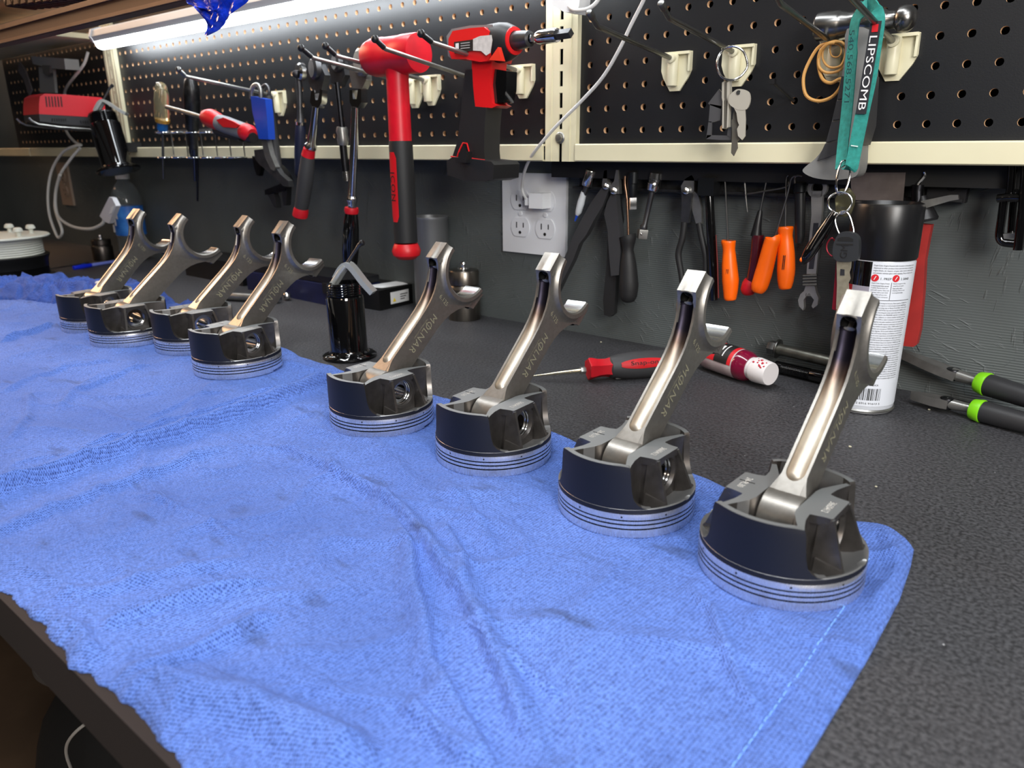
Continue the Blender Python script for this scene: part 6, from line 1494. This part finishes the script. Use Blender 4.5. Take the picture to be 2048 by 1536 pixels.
# ================================================================== TOOLS LYING ON THE WORKTOP
# pointed red and black handled pick
ta, tf, th0, th1 = at(1066, 752, Z=.006), at(1162, 741, Z=.014), at(1176, 738, Z=.015), at(1345, 724, Z=.015)
t = thing('awl', 'red and black handled pick lying on the bench behind the pistons', 'awl', Vector((th0.x, th0.y, 0)))
sd = (th1-th0).normalized()
obj('shaft', MB().tube([ta, ta.lerp(tf, .5), tf], [.0007, .0020, .0026], 14), mat('bright_awl_steel', (206, 200, 176), .22, 1.0), t)
obj('hex_nut', MB().cyl(tf-sd*.001, tf+sd*.0055, .0046, n=6, bev=.0005), steel, t)
LH = (th1-th0).length
obj('red_collar', MB().lathe([(0, 0), (.0125, 0), (.0135, .001), (.0132, .004), (.0112, .012), (.0108, .020), (.0120, .027), (0, .027)], th0, sd, 6, ph=PI/6), redm, t)
g_ = obj('grip', MB().lathe([(.0090, .0245), (.0122, .027), (.0148, .040), (.0160, .055), (.0162, LH*.7), (.0150, LH*.9), (.0115, LH), (0, LH)], th0, sd, 32), mat('grip_charcoal', (58, 58, 60), .55, bump=.1, bscale=900, bdist=.0002), t)
# side normal facing the camera, and the up direction of the label
cd = (CAM-th0.lerp(th1, .45)); cd = (cd-sd*cd.dot(sd)).normalized(); cd = (cd*1.0+Vector((0,0,.10))).normalized(); cd = (cd-sd*cd.dot(sd)).normalized(); up_ = cd.cross(sd)
b = MB(); N_ = 16; rows = []
for k in range(N_+1):
    f_ = k/N_; x = .036+(LH*.86-.036)*f_; hw = .38*math.sin(PI*min(1, max(0, f_*.94+.03)))**.35*(1-.1*f_)
    rr_ = .0150+(.0168-.0150)*min(1, (x-.036)/.02)
    rows.append([b.bm.verts.new(th0+sd*x+(cd*math.cos(hw*(j/4-1))+up_*math.sin(hw*(j/4-1)))*rr_) for j in range(9)])
for r0_, r1_ in zip(rows[:-1], rows[1:]):
    for j in range(8): b.bm.faces.new([r0_[j], r0_[j+1], r1_[j+1], r1_[j]])
rp = obj('red_panel', b, redp, g_)
text('maker_lettering', 'Snap-on', .034, .0062, inkblk, rp, th0+sd*.064+cd*.0174, sd, up_)
obj('side_clip', MB().box(th0+sd*.048+Vector((0, 0, -.0115)), (.030, .012, .004), R=sd.to_track_quat('X', 'Z').to_matrix(), bev=.0015), steel, t)
# small red and white squeeze bottle
ga, gb = at(1402, 702, Z=.020), at(1540, 748, Z=.0185)
gd = (gb-ga).normalized()
t = thing('squeeze_bottle', 'red and white thread sealant bottle lying on the bench with stained cap', 'bottle', Vector((gb.x, gb.y, 0)))
LG = (gb-ga).length; nrm = Vector((-gd.y, gd.x, 0))
obj('bottle_body', MB().lathe([(0, -.002), (.011, -.001), (.0165, .006), (.0180, .020), (.0180, LG*.60), (.0172, LG*.66)], ga, gd, 36, sx=1, sy=1), mat('translucent_white', (196, 186, 186), .3, rgb2=(150, 120, 124), vscale=22), t)
obj('bottle_shoulder', MB().lathe([(.0176, LG*.60), (.0182, LG*.63), (.0172, LG*.70), (.0140, LG*.76), (0, LG*.76)], ga, gd, 36), mat('dark_red_liquid', (112, 12, 46), .15, coat=.5), t)
def bandp(a0, a1, x0, x1, m_, nm, off=.0004, par=t):
    b = MB(); n = 14; lo, hi = [], []
    for k in range(n+1):
        a = a0+(a1-a0)*k/n; e_ = (nrm*-1)*math.cos(a)+Vector((0,0,1))*math.sin(a); e_ = (e_-gd*e_.dot(gd)).normalized()
        lo.append(b.bm.verts.new(ga+gd*x0+e_*(.0180+off))); hi.append(b.bm.verts.new(ga+gd*x1+e_*(.0180+off)))
    for k in range(n): b.bm.faces.new([lo[k], lo[k+1], hi[k+1], hi[k]])
    return obj(nm, b, m_, par)
lab = bandp(.05, 2.6, .012, LG*.60, inkred, 'red_label')
bandp(.05, 2.6, LG*.36, LG*.55, inkblk, 'black_label_band', .0006)
bandp(.9, 1.3, LG*.40, LG*.43, inkwht, 'label_print', .0008); bandp(.5, 1.5, LG*.46, LG*.475, inkwht, 'label_print', .0008)
cp = obj('cap', MB().lathe([(0, LG*.735), (.0128, LG*.735), (.0128, LG*.80), (.0142, LG*.81), (.0146, LG*.84), (.0132, LG*1.0), (.0126, LG*1.01), (0, LG*1.01)], ga, gd, 40), mat('cap_white', (214, 210, 210), .4), t)
m_ = MB(); rnd = random.Random(3)
for k in range(16):
    a = rnd.uniform(.6, 1.5); x = LG*rnd.uniform(.84, .985); e_ = (nrm*-1)*math.cos(a)+Vector((0,0,1))*math.sin(a); e_ = (e_-gd*e_.dot(gd)).normalized()
    rr_ = .0146+(.0132-.0146)*(x/LG-.84)/.16
    m_.sphere(ga+gd*x+e_*(rr_-.0001), rnd.uniform(.0006, .0016), (1, 1, .8), 8, 6)
obj('red_stains', m_, mat('dried_red', (176, 10, 44), .4), cp)
# steel bolt and black rod
ba, bb_ = at(1541, 694, Y=.042), at(1668, 725, Y=.036)
t = thing('steel_bolt', 'large dull steel bolt lying against the wall behind the bottle', 'bolt', ba)
bd_ = (bb_-ba).normalized()
obj('head', MB().cyl(ba-bd_*.002, ba+bd_*.008, .0085, n=6, bev=.001), zinc, t)
obj('washer', MB().cyl(ba+bd_*.008, ba+bd_*.0105, .0118, n=28, bev=.0005), zinc, t)
obj('shank', MB().cyl(ba+bd_*.0105, bb_, .0066, n=24), mat('bolt_shank', (120, 120, 112), .42, .9, var=.2, vscale=80), t)
ba, bb_ = at(1552, 733, Y=.036), at(1690, 765, Y=.022); bd_ = (bb_-ba).normalized()
t = thing('black_rod', 'black threaded rod lying in front of the steel bolt', 'rod', ba)
LR = (bb_-ba).length; prof = [(0, 0), (.0072, 0)]
for k in range(20): prof += [(.0072, LR*.10+.0018*k), (.0062, LR*.10+.0018*k+.0009)]
prof += [(.0072, LR*.10+.037), (.0074, LR), (0, LR)]
obj('rod_body', MB().lathe(prof, ba, bd_, 24), blackgl, t)
# green collared pliers
def green_pliers(label, tip, piv, neck, end, z, jw, hw, openk=1.0, lower=None, ys=None):
    a, b_, c, e = [at(*q_, Z=z) if ys is None else at(*q_, Y=y_) for q_, y_ in zip((tip, piv, neck, end), ys or (0,)*4)]
    t = thing('pliers', label, 'pliers', (b_.x, b_.y, 0)); d = (b_-a).normalized(); s_ = Vector((-d.y, d.x, 0)); LJ = (b_-a).length
    def P_(x, y): return (x, y)
    s_ = s_-d*s_.dot(d)
    jaw = MB().prism([(0, -.0015), (0, .0015), (LJ*.25, jw*.55), (LJ*.6, jw*.95), (LJ*.9, jw), (LJ*1.08, jw*.9), (LJ*1.08, -jw*.9), (LJ*.9, -jw), (LJ*.6, -jw*.9), (LJ*.25, -jw*.5)], a, d, s_, -.0045, .0045, bev=.0012)
    obj('jaws', jaw, mat('plier_jaw_steel', (112, 110, 107), .38, .6, var=.15, vscale=70), t)
    obj('joint', MB().cyl(b_-Vector((0,0,.0058)), b_+Vector((0,0,.0058)), jw*.8, n=24, bev=.001), gunmet, t)
    for k, (cc, ee, sg) in enumerate(((c, e, 1),) + (((at(*lower[0], Z=z*.55), at(*lower[1], Z=z*.55), -1),) if lower else ())):
        dd_ = (ee-cc).normalized()
        obj('tang', MB().tube([b_, b_.lerp(cc, .6), cc], [jw*.75, jw*.6, jw*.55], 14), steel, t)
        obj('green_collar', MB().cyl(cc-dd_*.001, cc+dd_*.0095, hw*1.02, hw*1.16, 28, bev=.0012), greenp, t)
        obj('handle', MB().tube([cc+dd_*.006, cc+dd_*.012, cc.lerp(ee, .5), ee.lerp(cc, .1), ee], [hw, hw*1.08, hw*1.02, hw*.9, hw*.5], 24, smooth=2), mat('plier_grip', (42, 42, 44), .5, bump=.15, bscale=700, bdist=.0003), t)
    return t
green_pliers('needle nose pliers with green collar, upper pair at the right edge', (1792, 703), (1905, 748), (1958, 764), (2110, 812), .026, .0095, .0105, ys=(.048, .038, .030, .0))
green_pliers('diagonal cutters with green collar, lower pair at the right edge', (1822, 790), (1893, 806), (1946, 818), (2110, 862), .011, .0080, .0100)
# crumbs on the bench
rnd = random.Random(12)
for (x, y), lb in (((1858, 819), 'pale crumb just below the tip of the green collared cutters'), ((1202, 684), 'pale crumb on the bench near the wall behind the second rod from the right'),
                   ((1700, 893), 'small white crumb in front of the spray can'), ((1752, 973), 'tan crumb right of the back of the rightmost piston')):
    p = at(x, y, Z=.001)
    tag(obj('crumb', MB().sphere(p, .0010+.0008*rnd.random(), (1, .8, .6), 6, 4), mat('pale_crumb', (176, 172, 150), .7)), lb, 'crumb')
